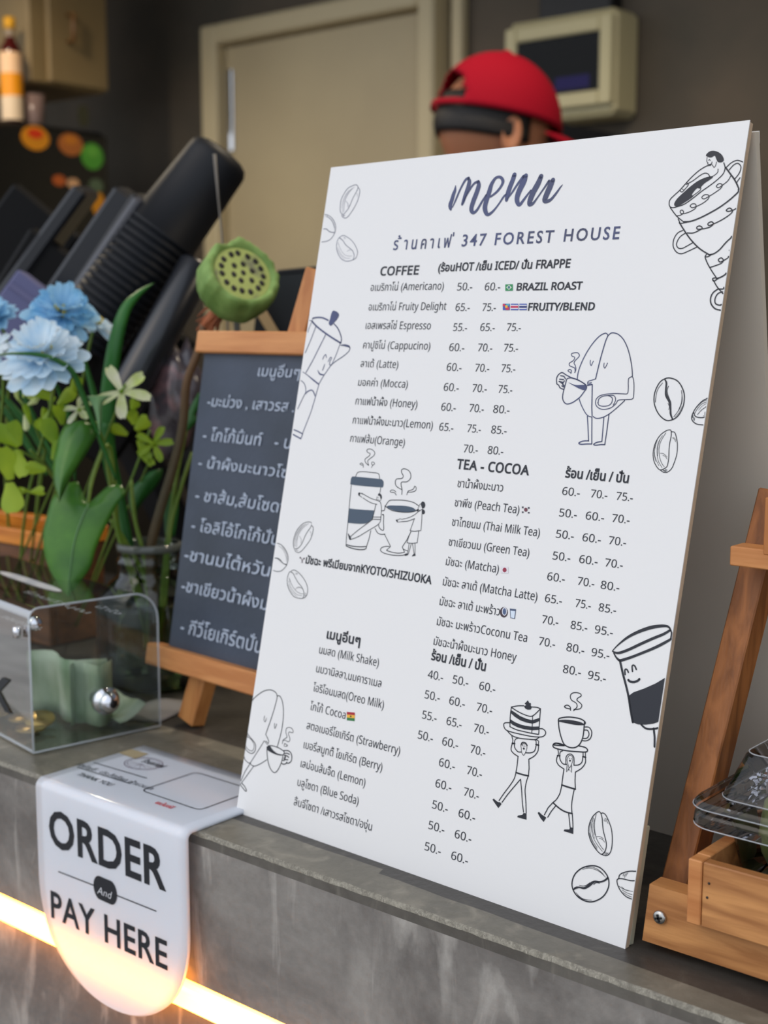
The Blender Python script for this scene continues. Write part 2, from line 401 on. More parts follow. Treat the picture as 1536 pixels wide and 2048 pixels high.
# ================================================================ the setting
CT = 1.0            # counter top height
YE = 0.5614         # counter front face
YB = 2.62           # back wall
def struct(name, m, *boxes):
    mb = MB()
    for b in boxes: mb.box(*b)
    o = mb.build(name, m); tag(o, kind='structure'); return o
struct('floor', M_floor, (-5.0, 2.4, .62, YB, -.06, 0))
struct('ground', M_pave, (-14, 12, -14, .60, -.07, -.01))
struct('ceiling', M_ceil, (-5.0, 2.4, .62, YB, 2.75, 2.82))
struct('wall_left', M_wall, (-5.1, -5.0, .62, YB, 0, 2.75))
struct('wall_right', M_wall, (2.4, 2.5, .62, YB, 0, 2.75))
struct('wall_back', M_wall, (-5.1, 2.5, YB, YB + .1, 0, 2.82))
# door in the back wall, with its frame
def wy(px, py): p = at(px, py, y=YB); return p.x, p.z
dx0, dz1 = wy(470, 98); dx1 = wy(868, 60)[0]; fx0, fz1 = wy(437, 62); fx1 = wy(903, 60)[0]
d = MB().box(dx0, dx1, YB - .035, YB - .002, 0.01, dz1, bev=.004).build('door_1', M_door); tag(d, kind='structure')
hd = MB().tube([(dx0 + .05, YB - .039, 1.02), (dx0 + .05, YB - .085, 1.02), (dx0 + .17, YB - .085, 1.02)], .009, 8).build('door_handle', M_chrome, d)
hg = MB().box(dx0 + .006, dx0 + .03, YB - .043, YB - .0355, dz1 - .27, dz1 - .06, bev=.002).build('hinge', M_chrome, d)
f = MB(); f.box(fx0, dx0 - .003, YB - .07, YB - .001, 0, fz1, bev=.006); f.box(dx1 + .003, fx1, YB - .07, YB - .001, 0, fz1, bev=.006); f.box(dx0 - .003, dx1 + .003, YB - .07, YB - .001, dz1 + .003, fz1, bev=.006)
tag(f.build('trim_1', M_doorf), kind='structure')
# pale conduit strip right of the door
cx0 = wy(916, 100)[0]; cx1 = wy(938, 100)[0]
tag(MB().box(cx0, cx1, YB - .03, YB - .001, .3, 2.75, bev=.004).build('trim_2', M_doorf), kind='structure')

# counter
t = thing('concrete_counter', (-.3, .72, 0), 'grey polished concrete service counter with a worn front edge under the menu board', 'counter')
XA, XZ, YK = -2.4, .55, .905
mb = MB()
# front face with a small groove for the light strip, top lip bevelled by hand
rows = []
random.seed(3)
N = 260
prof = [(YE + .0085, 0.0), (YE + .0085, .896), (YE, .896), (YE, .9915)]
for i in range(N + 1):
    x = XA + (XZ - XA) * i / N
    rows.append([(x, y, z) for y, z in prof])
mb.grid(rows, False); mb.box(XA, XZ, YE + .05, YK - .001, .0, .95)
mb.build('front_panel', M_conc, t)
mb = MB(); rows = []
import mathutils.noise as mn
M_ = 1400
for i in range(M_ + 1):
    x = XA + (XZ - XA) * i / M_
    a = mn.noise(Vector((x * 90, 0, 0))) * .0005 + mn.noise(Vector((x * 500, 3, 0))) * .0004
    b = mn.noise(Vector((x * 80, 9, 0))) * .0005 + mn.noise(Vector((x * 550, 5, 0))) * .0005
    rows.append([(x, YE, .9914), (x, YE + .0001, .9972 + a), (x, YE + .0007 + b * .5, .9993), (x, YE + .0020 + b, 1.0)])
mb.grid([r[1:] for r in rows], True); mb.build('worn_edge', M_concedge, t)
MB().grid([r[:2] for r in rows], True).build('edge_shade', M_concband, t)
def zone(x):   # where the painted shade on the top starts, behind the lit margin
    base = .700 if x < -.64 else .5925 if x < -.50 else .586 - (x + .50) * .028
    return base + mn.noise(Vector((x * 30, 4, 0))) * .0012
mb = MB(); mb.grid([[(r[3][0], r[3][1], r[3][2]), (r[3][0], zone(r[3][0]), 1.0)] for r in rows], False); mb.build('lit_margin', M_concm, t)
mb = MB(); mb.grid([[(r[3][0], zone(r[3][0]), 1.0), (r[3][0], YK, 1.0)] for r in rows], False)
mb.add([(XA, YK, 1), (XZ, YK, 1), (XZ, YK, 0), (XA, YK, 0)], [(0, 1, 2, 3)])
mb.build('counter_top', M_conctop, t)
# led strip in the groove
t = thing('led_strip', (-.3, YE, .885), 'glowing warm white LED strip running along the concrete counter front', 'light')
mb = MB().box(XA, XZ, YE - .0026, YE + .0070, .8752, .8868, bev=.0016); mb.build('diffuser', M_led, t)
mb = MB().box(XA, XZ, YE - .0002, YE + .0070, .8888, .8930, bev=.0012); mb.build('diffuser', M_led, t)
mb = MB().box(XA, XZ, YE + .0071, YE + .0083, .8740, .8957); mb.build('aluminium_channel', mat('strip_channel', (210, 150, 60), .5), t)
# inner worktop, lower, behind the counter
t = thing('back_worktop', (-.9, 1.3, 0), 'dark worktop behind the concrete counter below the cup stacks', 'worktop')
MB().box(-2.4, .55, YK + .003, 1.50, .84, .88, bev=.003).build('top', M_dark3, t)
MB().box(-2.38, .53, YK + .02, 1.48, .001, .84).build('cabinet', M_dark2, t)

# ================================================================ menu board
BL = at(472, 1624, z=CT); BR = at(1250, 1898, z=CT)
BU = (BR - BL).normalized(); BK = Vector((-BU.y, BU.x, 0))
LEAN = R_(12.75); BV = Vector((0, 0, 1)) * math.cos(LEAN) + BK * math.sin(LEAN)
BW, BH = (BR - BL).length, .4385
SH = Sheet(BL, BU, BV, BW, BH, .00025)
TLu, TLv = SH.uv(662, 335); TRu, TRv = SH.uv(1500, 240)
SH.q = (TLu, TRu - BW); SH.h = (TLv + TRv) / 2; BH = SH.h
def fr(o, x, y, z): return Matrix(((x.x, y.x, z.x, o.x), (x.y, y.y, z.y, o.y), (x.z, y.z, z.z, o.z), (0, 0, 0, 1)))
BM = fr(BL, BU, BV, -SH.n)                 # local: x across, y up, z backwards
board = thing('menu_board', (BL + BR) / 2, 'large white A-frame cafe menu board with line drawings standing on the concrete counter', 'menu board')
MB().prism([(0, 0), (BW, 0), (TRu, TRv), (TLu, TLv)], 0, .0006, BM).build('white_face', M_white, board)
MB().prism([(.0001, .0002), (BW, .0002), (TRu, TRv - .0008), (TLu, TLv - .0008)], .0007, .0038, BM).build('front_panel', M_ply, board)
# back leg panel
BT = BL + BV * (BH - .003) - SH.n * .0066
bb = Vector((BL.x, .757, CT)); bv = (BT - Vector((BT.x, 0, 0)) - Vector((0, bb.y, bb.z))); bv.x = 0; bv = bv.normalized()
o0 = Vector((BT.x, 0, 0)) + Vector((0, bb.y, bb.z)); hl = (BT - o0).length
bn = BU.cross((BT - o0).normalized()).normalized()
BM2 = fr(o0, BU, (BT - o0).normalized(), -bn)
MB().prism([(.002, .0003), (BW + .016, .0003), (TRu + .0006, hl), (.002, hl)], 0, .0042, BM2).build('back_panel', M_inner, board)
MB().box(.002, TRu + .0005, hl - .006, hl + .0005, .0043, .0050, BM2).build('back_skin', M_white, board)
MB().box(.004, BW - .004, BH - .010, BH - .0022, .0037, .0064, BM).build('hinge_strip', M_inner, board)
MB().box(.0, BW, .0012, .064, .0037, .0085, BM, bev=.0006).build('foot_strip', mat('greenish_foot_strip', (176, 172, 150), .4), board)
PPM = 2700.0

SH.lift = .00022
M_slate = mat('slate_blue_ink', (66, 82, 100), .4)
def DR(name, m, *a):
    mb = MB(); SH.draw(mb, *a); return mb.build(name, m, board)
# brush lettering "menu"
DR('brush_title', M_inksky, 880, 330, .16927, '''
S 40 186,242,6 178,300,34 160,350,44 140,420,48 124,470,50 127,515,36 130,530,20
S 20 150,500,10 185,420,20 240,290,22 300,180,26 340,155,30
S 40 340,165,30 348,200,46 335,260,50 305,340,44 280,420,40 264,465,28
S 20 275,440,14 330,330,22 400,225,24 455,195,28
S 40 455,200,34 458,250,52 430,340,56 395,430,56 372,520,50 395,565,34 440,530,28 500,430,24 548,355,20
S 22 600,375,20 670,320,26 725,250,28 745,190,34 715,145,28 660,155,30 610,230,44 580,330,56 550,420,56 532,510,54 560,585,36 620,555,26 690,470,18 750,380,22 780,350,20
S 40 880,118,50 860,180,52 825,270,54 800,350,52 788,415,36
S 20 800,400,10 850,330,20 920,225,26 990,135,34
S 40 1015,128,48 990,200,64 940,300,64 912,390,56 920,450,44 945,470,34 985,420,28 1040,345,20 1075,300,16
S 40 1195,135,50 1160,220,62 1105,320,64 1068,410,60 1060,465,44 1100,455,30 1150,390,18 1220,290,18 1290,190,28
S 40 1335,180,48 1305,250,62 1265,340,62 1240,410,56 1260,430,40 1310,410,30 1370,340,24 1420,270,16 1450,232,5
''', PPM)
# beans, top left
DR('bean_drawing', M_inksky, 630, 350, .09275, '''
C 9 880,212 925,240 925,290 880,390 820,500 770,620 725,720 670,790 620,850 585,840 550,790 545,680 565,540 620,420 700,300 790,240
S 9 935,270 968,330 955,440 915,570 850,700 780,810 710,900 650,930 600,905 575,860
S 5 850,260 740,370 660,520 630,680 625,800
S 4 800,290 680,410 620,560 600,700 600,820
S 3 740,330 650,450 590,600 575,720
S 3 770,330 690,440 645,560
S 5 660,560 715,620 725,690
S 3 700,640 712,700
S 4 905,390 920,450 915,480
L 4 590,850 640,880 600,890 650,870 620,900
S 9 215,855 290,870 370,930 430,1030 450,1130 430,1240 370,1350 280,1420 150,1445
S 5 230,890 310,930 380,1020 425,1150
S 5 260,890 350,960 410,1060 432,1200
S 12 190,1165 250,1165 300,1210 350,1235 430,1240
C 8 610,1305 700,1340 800,1420 880,1540 920,1660 890,1780 820,1830 700,1860 600,1830 520,1740 470,1600 475,1460 520,1360
S 9 530,1355 600,1410 660,1500 740,1570 810,1630 845,1720 840,1790 820,1830
S 4 500,1450 540,1570 620,1700 720,1750 800,1745
S 4 490,1560 560,1700 660,1790 760,1800
S 3 480,1600 540,1720 640,1820
S 4 690,1650 740,1620 780,1625
S 4 620,1340 660,1360 630,1380
''', PPM)
# cups stack, top right
DR('cup_stack_drawing', M_ink, 1320, 290, .16605, '''
F 5 555,125 590,85 640,70 700,85 750,125 770,180 745,208 700,205 680,170 660,130 620,150 580,145
S 5 568,150 565,200 580,215 575,230 600,235 630,240 650,270 670,250 682,205
S 5 585,185 598,175 607,190
S 6 600,235 622,225 628,205
S 8 610,245 560,255 470,310 380,390 320,455 240,545 180,600 125,655 112,700 120,740 155,755 220,740 300,710 400,640 500,560 600,490 690,420 760,350 785,280 770,215
S 6 700,290 695,330 650,370 600,390
S 7 320,475 400,430 480,370 540,340 580,350 600,380
S 6 320,455 345,475 300,535 270,565 250,560 245,540
S 5 270,530 290,545 300,530
F 5 175,730 180,690 220,635 290,570 370,500 450,440 530,400 600,380 640,385 600,420 540,460 500,500 480,525 450,520 410,560 385,600 400,620 340,665 270,710 210,742
S 6 490,510 485,545 400,610
S 8 125,755 200,855 290,930
S 12 790,270 850,350 900,420 940,500 955,545
S 12 290,925 370,920 480,880 600,820 720,750 830,670 910,600 950,560
S 7 195,855 250,845 285,815 270,785 245,795 255,825 300,825 370,800 430,760 430,715 390,710 365,735 390,755 440,740 520,700 585,645 585,605 540,600 505,630 530,650 590,620 670,570 735,520 750,480 715,465 680,495 705,515 760,480 820,430 855,370
S 8 805,265 860,215 930,185 1000,205
S 8 835,300 890,240 940,222 975,260 965,320 935,370 900,410
S 8 965,395 940,430 925,455
S 8 220,890 240,935 250,945 330,930
S 11 235,935 300,1040 380,1150 480,1250 590,1320
S 9 330,1060 400,1060 470,1030 510,1000 480,975 445,990 455,1015 520,1010 600,990 645,950 620,925 580,945 590,970 650,950 750,900 840,840 875,795 840,760 800,785 820,800 870,790 920,765
S 8 275,1030 215,1060 170,1130 160,1220 200,1290 260,1310 340,1280 445,1230
S 8 310,1060 240,1110 200,1190 220,1240 270,1245 330,1215 400,1175
S 11 590,1322 650,1310 720,1260 800,1170 880,1100
S 9 560,1320 545,1345 580,1345 620,1320
S 9 545,1355 570,1420 620,1510 680,1600
S 9 605,1475 680,1450 740,1425 765,1390 740,1360 705,1380 725,1410 780,1385 850,1340
S 12 680,1610 740,1590 810,1545
S 9 670,1600 635,1610 650,1640 700,1610
S 9 645,1630 690,1710 760,1790
S 10 710,1735 760,1735 800,1715
S 11 700,1735 640,1780 610,1850 620,1920 670,1975 740,1990
S 10 755,1770 700,1790 665,1850 670,1910 720,1930 755,1920
F 4 830,1270 850,1255 850,1290
''', PPM)
# bean figure drinking
DR('bean_figure_drawing', M_inksky, 1100, 650, .12692, '''
S 11 430,860 450,730 510,570 600,400 700,260 790,170 870,130 905,145 915,165
S 11 920,165 960,130 1010,125 1080,150 1160,230 1230,380 1275,560 1295,700 1300,810
S 12 915,170 880,250 840,380 800,520 760,680 720,850
S 9 720,850 660,870 610,885 595,910 620,915 655,905
S 9 595,915 600,940 640,930 665,935
S 9 590,955 640,945 668,940
L 12 668,940 665,1100 660,1300 665,1430
S 8 640,555 635,600 650,640 670,600 685,570
S 8 855,600 850,650 865,680 890,640 908,600
S 9 390,750 410,700 400,640 380,600 400,560 440,520 465,480 440,440 390,437 340,455 350,490 390,510 370,560 310,600 310,640 350,660 390,680 400,740
S 9 330,765 340,720 310,700 285,720 305,740 330,745
S 12 110,930 105,850 130,790 190,750 260,790 340,830 430,860 520,910 570,950 575,1000 540,1050 480,1130 420,1180 350,1225 270,1245 220,1210 200,1140 215,1040 240,950 260,870
S 10 260,870 275,845 330,835 420,860 500,900 560,940
F 6 290,905 400,945 500,945 570,945 575,985 545,1025 480,1010 400,970
S 12 170,800 220,810 245,850
L 14 155,855 215,860
L 14 145,890 205,905
L 12 165,900 210,935
L 14 190,960 215,975
S 12 110,930 140,950 160,990 215,1015
S 12 230,880 200,930 225,960
S 9 1300,810 1245,840 1235,900 1235,1000 1220,1080 1150,1085 1050,1080 940,1085 860,1095 780,1120 725,1180 725,1260 780,1315 860,1330 960,1305 1040,1240 1080,1185 1200,1175 1300,1165 1320,1100 1325,950 1315,850 1300,815
S 9 760,1240 770,1170 830,1125 930,1110 1010,1115 1035,1180 1000,1260
S 9 985,1180 970,1230 920,1270 830,1280 770,1260 755,1220
S 9 915,1110 975,1140 985,1180
S 10 460,1160 490,1250 550,1370 600,1430 660,1450
S 10 680,1440 730,1470 820,1460 930,1405 1050,1310 1180,1190
L 11 590,1440 600,1600 610,1830
L 11 662,1450 660,1700 660,1875
S 12 610,1825 520,1830 455,1860 490,1880 580,1875 660,1875
L 11 850,1460 835,1650 820,1830
L 11 930,1410 900,1650 865,1885
S 12 820,1835 740,1850 690,1880 720,1895 800,1885 865,1885
''', PPM)
# beans right
DR('bean_drawing', M_ink, 1290, 740, .10744, '''
C 14 470,150 600,200 690,320 735,480 710,680 620,850 500,930 380,930 250,810 175,620 185,420 270,240 370,165
S 24 370,175,14 400,240,26 390,380,26 400,480,34 460,590,36 475,700,26 480,820,26 515,915,18
S 8 440,300 415,380 430,470 455,530
S 6 430,620 455,680 445,740
S 7 330,240 240,360 205,500 195,600
S 7 680,380 695,560 640,730 540,870
S 5 690,420 680,600 620,760
S 4 560,880 640,790 690,680
S 12 1185,525 1080,570 970,680 905,780 870,880 890,950 960,1005 1050,1020 1110,1022
S 12 905,780 930,850 980,880 1060,888 1130,875
S 6 1160,590 1050,640 960,750 930,810
S 5 1160,560 1060,600 950,710
S 7 1155,680 1060,740 980,830
S 4 1160,620 1070,670 1000,750
L 10 895,850 890,890 915,880 905,920 925,900 915,940
S 5 1120,780 1125,830 1085,860
S 10 490,1140 470,1115 400,1130 290,1210 200,1350 155,1520 165,1680 220,1800 290,1860 400,1810 430,1730 445,1620 450,1480 465,1350 490,1220 490,1140
S 10 495,1150 550,1160 580,1230 605,1380 595,1560 555,1700 500,1830 420,1900 340,1900 285,1860
S 6 390,1170 300,1320 265,1450 270,1600 310,1730 360,1800
S 5 330,1220 250,1350 225,1500 245,1680 320,1820
S 5 230,1310 185,1450 190,1620 260,1780
S 4 280,1290 240,1450 235,1600
S 4 200,1400 175,1550 200,1700
S 5 285,1550 350,1560 415,1620
S 5 335,1590 380,1610 415,1660
S 5 510,1260 550,1290 575,1340
S 4 530,1250 565,1280 580,1310
L 7 330,1860 400,1890 350,1880 420,1860 380,1850
''', PPM)
# smiling stove-top pot
DR('coffee_pot_drawing', M_inksky, 580, 610, .1367, '''
S 18 335,195 400,183 480,188 560,225
S 14 645,275 700,340 740,430 755,500 745,560
S 20 325,240 400,320 530,420 650,500 740,555
S 7 325,240 280,340 265,400
L 8 290,225 320,235
S 8 335,200 320,240
F 5 610,120 640,82 700,110 718,150 690,210 645,260 600,305 570,270 590,200
L 9 378,320 310,500 225,700
L 11 525,430 430,620 330,820 235,990
L 8 738,560 680,720 610,880
S 18 742,590,10 800,590,26 860,605,26 880,630,10
S 9 880,630 860,680 780,750 690,810 610,870
L 9 610,870 560,940 500,1025 420,1160
S 9 480,795 500,750 525,725 535,770
S 9 560,830 590,770 610,775 590,820 580,870 600,880
L 10 510,870 478,955
S 18 408,955,8 440,1010,20 500,1025,12
S 14 190,980,8 250,1020,10 340,1095,18 415,1155,18
L 9 425,1160 378,1330 310,1560 185,1880
S 9 165,1105 210,1150 232,1220 230,1285
S 14 225,1300 270,1260 330,1250 370,1330
L 9 220,1300 160,1420 115,1520
L 14 60,1825 120,1850 185,1885
L 16 50,1895 110,1930 160,1955
L 11 188,1885 160,1960
''', PPM)
# takeaway cup and mug with two people
DR('cup_people_drawing', M_ink, 680, 890, .12370, '''
S 8 465,325 450,260 480,225 540,180 565,130 530,80 470,63 435,85 450,120 490,140 470,180 410,225 410,270 440,310 465,330
S 7 378,365 375,310 350,292 325,305 345,322 375,325
S 7 510,365 530,330 562,305 545,278 515,280 515,310 530,325
S 8 255,510 275,460 310,435 400,432 520,445 600,455 635,480 642,545
L 8 185,645 160,900 130,1250 105,1500 100,1620
L 8 660,690 648,770
L 9 500,1385 470,1520 430,1640
S 12 105,1610 200,1635 330,1645 430,1640
S 12 100,1630 180,1665 300,1690 380,1690 420,1675 430,1640
S 8 318,775 370,790 440,830 520,870 600,895 650,920 668,980 672,1060 660,1190 650,1245 600,1300 500,1360 400,1420 300,1480 185,1525
S 8 375,855 440,900 520,940 600,960
S 8 580,965 560,1060 530,1180 525,1200
L 8 355,845 305,810
L 8 535,1165 665,1165
L 8 530,1200 660,1205
S 8 525,1205 440,1270 330,1350 230,1430 175,1480
F 4 300,775 320,770 325,795 312,822 300,810
L 7 350,790 362,775 370,800
F 4 130,1430 150,1450 175,1490 182,1530 158,1532 142,1490
S 6 605,830 595,880 625,905 660,890 672,860
F 4 618,800 640,778 672,810 680,850 670,875 655,860 650,830 625,820
L 5 612,850 625,852
L 5 615,880 632,882
S 9 740,980 800,900 900,890 1040,895 1180,925 1270,980
S 9 730,980 760,1010 850,1060 1000,1085 1150,1085 1240,1060 1270,1040
S 9 732,985 722,1050 705,1060 675,1065
S 9 705,1125 680,1130 708,1130 705,1250 708,1370 670,1370 635,1330 628,1290
S 9 570,1350 610,1420 670,1445 730,1440
L 8 720,1440 770,1540 820,1640
L 8 820,1640 755,1700
S 9 755,1705 850,1735 950,1748 1045,1735
L 9 1045,1735 1010,1650
L 9 1010,1645 1080,1540 1150,1400
S 9 800,1640 730,1640 670,1665 660,1710 720,1750 850,1780 1000,1785 1080,1760
S 8 1020,1680 1060,1700 1095,1710
S 9 1000,800 1005,720 990,650 1000,600 1080,595 1135,550 1148,490 1120,420 1050,385 1000,400 1000,450 1025,500 1000,540 920,550 895,600 910,660 960,700 1005,720
S 8 912,810 880,770 830,765 815,745 840,728 880,735 905,760
S 8 1082,805 1100,765 1170,760 1225,735 1232,690 1210,665 1190,710 1150,730 1110,740 1095,765
F 5 1310,950 1335,915 1370,930 1380,980 1360,1020 1335,1030 1370,1060 1372,1100 1345,1120 1325,1090 1335,1050 1325,1010
S 6 1305,950 1275,990 1265,1040 1290,1055
L 5 1290,1000 1300,1002
L 7 1330,1040 1270,1075 1220,1120 1150,1160 1080,1185 1010,1200
L 7 1330,1050 1325,1200 1310,1385
S 8 1005,1240 1100,1230 1210,1190
S 7 1205,1190 1170,1290 1135,1385
S 8 1135,1385 1200,1395 1300,1385
L 6 1000,1200 960,1190 965,1205 915,1210 930,1248 1005,1240
F 4 905,1210 935,1215 930,1245 915,1235
L 7 1150,1400 1110,1490 1085,1580
S 8 1085,1580 1160,1590 1250,1580
L 7 1275,1395 1250,1580
L 7 1120,1590 1105,1700 1085,1760
L 7 1155,1595 1120,1720 1100,1775
L 7 1175,1595 1190,1700 1200,1760
L 7 1215,1590 1215,1700 1215,1770
F 4 1055,1760 1100,1755 1100,1775 1070,1790 1045,1785
F 4 1165,1800 1190,1765 1215,1760 1220,1790 1190,1795
F 5 1240,1045 1275,1040 1260,1075 1240,1060
''', PPM)
DR('cup_fill_drawing', M_slate, 680, 890, .12370, '''
G 1 168,635 178,560 190,520 210,508 400,525 600,545 680,555 706,590 706,640 695,685 600,682 400,665 250,650
G 1 145,1025 250,1038 400,1050 552,1058 540,1130 522,1195 480,1235 420,1270 330,1275 220,1268 125,1258 135,1140
F 1 760,1005 800,980 900,980 1050,985 1170,1010 1230,1060 1150,1085 1020,1082 880,1060
''', PPM)
# beans left edge
DR('bean_drawing', M_ink, 540, 1030, .08787, '''
S 10 950,190 930,165 850,160 750,200 640,310 570,450 535,600 545,740 570,765 640,755 710,680 760,580 810,460 870,360 920,290 950,220
S 10 955,240 988,300 970,420 920,560 830,690 740,800 660,855 600,840 560,790
S 5 880,195 760,290 660,430 620,580 610,730
S 5 820,200 680,330 590,500 580,720
S 4 750,230 630,370 560,560 560,700
S 4 720,300 640,430 600,600
S 5 675,480 715,560 705,640
S 4 915,370 940,420 940,480
L 6 590,790 630,810 610,800 640,820
S 11 165,640 260,680 350,780 405,900 415,1010 385,1130 330,1210 250,1275 150,1285 80,1260
S 20 115,980,14 180,990,22 240,1030,20 300,1100,14 380,1130,22
S 5 200,700 300,790 360,920 380,1060
S 5 280,720 370,860 395,1020
S 4 190,1020 240,1060 250,1085
S 10 475,1290 540,1250 640,1300 750,1420 830,1560 860,1690 840,1820 770,1890 660,1895 540,1850 450,1720 400,1580 400,1430 440,1310 475,1290
S 10 475,1290 530,1330 570,1410 640,1530 720,1630 770,1740 775,1820 755,1890
S 6 440,1420 490,1570 590,1720 700,1790 760,1790
S 5 430,1500 480,1650 600,1800 740,1840
S 4 420,1580 500,1750 620,1860
S 4 440,1450 470,1530 520,1620
S 5 580,1690 640,1640 720,1660
S 4 620,1670 680,1650 740,1680
L 6 580,1350 600,1310 620,1340 640,1330 600,1355
L 7 800,1780 830,1780 800,1810 825,1830 790,1840
''', PPM)
# smiling takeaway cup, right edge
DR('smiling_cup_drawing', M_ink, 1210, 1240, .12690, '''
S 26 118,490,10 200,400,16 350,280,28 520,190,36 720,120,40 880,95,34 980,98,26 1025,130,20
S 26 118,490,12 170,515,24 240,515,30 380,465,32 560,380,32 760,290,32 920,225,30 1030,160,26
S 26 140,520,16 180,590,20 230,635,30 280,630,32 420,585,30 600,515,30 780,440,32 920,370,32 1045,300,26
S 16 1022,130 1045,180 1062,240 1055,290
S 24 238,640 280,830 340,1060 375,1220 405,1420 440,1610
S 16 320,860 315,790 335,775 355,790 370,825
S 16 435,810 430,730 450,712 475,730 495,780
S 24 370,945 400,970 460,978 520,955 545,930
S 20 575,1650 640,1705 720,1720 850,1705
L 22 770,1710 785,1850 800,2000
''', PPM)
DR('smiling_cup_drawing', M_ink, 1210, 1240, .12690, 'G 1 370,1200 450,1140 620,1080 800,1000 960,915 915,1230 860,1610 760,1635 640,1650 520,1645 440,1612 400,1400', PPM)
# cake and cup carriers
DR('cake_carriers_drawing', M_ink, 980, 1370, .15141, '''
F 3 500,205 520,235 540,240 540,270 552,290 540,320 500,325 470,310 455,280 480,265 460,245 480,228
S 9 285,290 370,275 450,275
S 9 555,290 620,295 668,312
L 9 668,312 655,500 645,650
S 9 285,290 270,400 265,550
S 9 285,295 370,350 480,400 565,408 668,315
S 7 565,408 560,520 552,640
S 9 265,550 350,590 450,615 540,635 640,652
G 3 278,330 320,355 400,410 480,445 560,465 655,435 652,475 600,500 560,510 480,495 400,465 330,420 275,370
G 3 270,452 330,490 400,520 480,540 560,550 650,548 650,592 560,598 460,585 370,560 300,525 266,495
S 9 265,498 200,500 182,530 210,590 300,625 430,655 560,680 680,685 730,655 735,615 700,580 660,577
S 9 230,605 290,665 380,700 500,715 600,720 650,690
L 8 290,675 303,730 298,770
S 8 375,700 335,720 322,770
S 8 610,722 642,740 640,785
L 8 590,722 610,740 612,790
L 14 295,770 328,773
L 14 608,785 645,795
S 9 295,775 280,850 310,900 375,945
S 9 322,775 330,830 370,880 415,885
S 9 475,895 540,895 590,870 610,800
S 9 642,795 635,870 590,935 515,980
L 9 372,945 360,1060 345,1150
L 9 515,980 518,1100 510,1195
S 14 345,1155 420,1180 510,1200
C 5 445,760 480,780 490,820 480,870 455,920 440,925 420,890 415,840 410,790
S 11 412,790 430,758 470,765 492,800
S 5 425,800 440,775 470,780
F 2 435,835 450,825 462,840 448,855
L 5 438,800 440,812
L 5 462,802 464,814
S 9 343,1165 320,1240 270,1320 180,1440 122,1525
S 9 405,1245 340,1320 240,1440 160,1550
S 9 405,1245 420,1400 430,1560 445,1680
S 9 505,1205 480,1290 465,1390 475,1540 480,1690
G 3 35,1515 50,1500 90,1535 120,1550 130,1545 155,1570 112,1625 80,1580
G 3 445,1690 483,1695 484,1778 430,1765 362,1745 370,1725 430,1715
S 8 1105,340 1150,290 1140,240 1080,200 1062,150 1085,110 1140,100 1195,115 1205,145 1165,170 1150,200 1190,235 1215,270 1195,310 1150,322 1110,322
S 9 1065,335 1060,290 1020,265 985,285 1010,305 1060,315
S 11 905,465 920,440 1000,425 1080,425 1190,445 1255,485 1245,520 1140,520 1030,500 905,475
F 3 915,470 980,458 1080,465 1180,485 1235,512 1150,520 1040,500
S 11 905,465 915,580 945,700 980,780 1040,820 1110,828 1170,800 1210,740 1235,650 1250,490
S 9 1255,555 1310,560 1345,620 1330,700 1280,735 1225,735
S 9 1245,595 1290,600 1310,650 1285,700 1235,705
C 11 840,790 880,768 960,785 980,800
S 11 980,800 880,768 838,785 840,820 900,845 1030,870 1160,880 1265,885 1290,860 1260,825 1180,805
L 8 895,845 905,880 905,930
S 8 960,870 930,885 922,930
L 8 1230,890 1232,940
L 8 1262,890 1262,945
L 13 893,932 925,935
L 13 1228,945 1265,955
S 9 893,935 880,1000 910,1060 980,1110
S 9 920,935 930,990 965,1040 1015,1048
S 9 1110,1060 1170,1055 1215,1020 1228,950
S 9 1262,955 1260,1030 1210,1100 1130,1150
L 9 978,1110 965,1200 950,1320
L 9 1130,1150 1125,1260 1130,1375
S 14 950,1320 1040,1350 1130,1375
S 8 1005,1048 1005,960 1030,920 1070,912 1105,945 1112,1000 1110,1060
C 5 1050,930 1085,940 1095,980 1085,1030 1060,1085 1045,1090 1030,1040 1020,980
F 2 1045,1000 1060,990 1072,1000 1058,1012
L 5 1048,965 1050,978
L 5 1075,967 1077,980
L 6 1020,1060 1012,1150 1045,1115 1078,1155 1080,1060
L 5 1045,1095 1030,1130
S 9 948,1330 925,1430 880,1510 835,1550
S 9 1115,1375 1090,1500 1080,1600 1085,1695
S 13 835,1555 920,1630 1000,1675 1088,1698
L 9 830,1555 770,1620 720,1715
L 9 870,1595 810,1670 765,1745
L 9 1040,1690 1050,1780 1060,1880
L 9 1088,1700 1095,1800 1098,1880
G 3 632,1690 648,1675 690,1715 715,1730 745,1750 710,1808 670,1760
G 3 1060,1880 1103,1885 1100,1968 1040,1948 975,1930 985,1908 1050,1908
''', PPM)
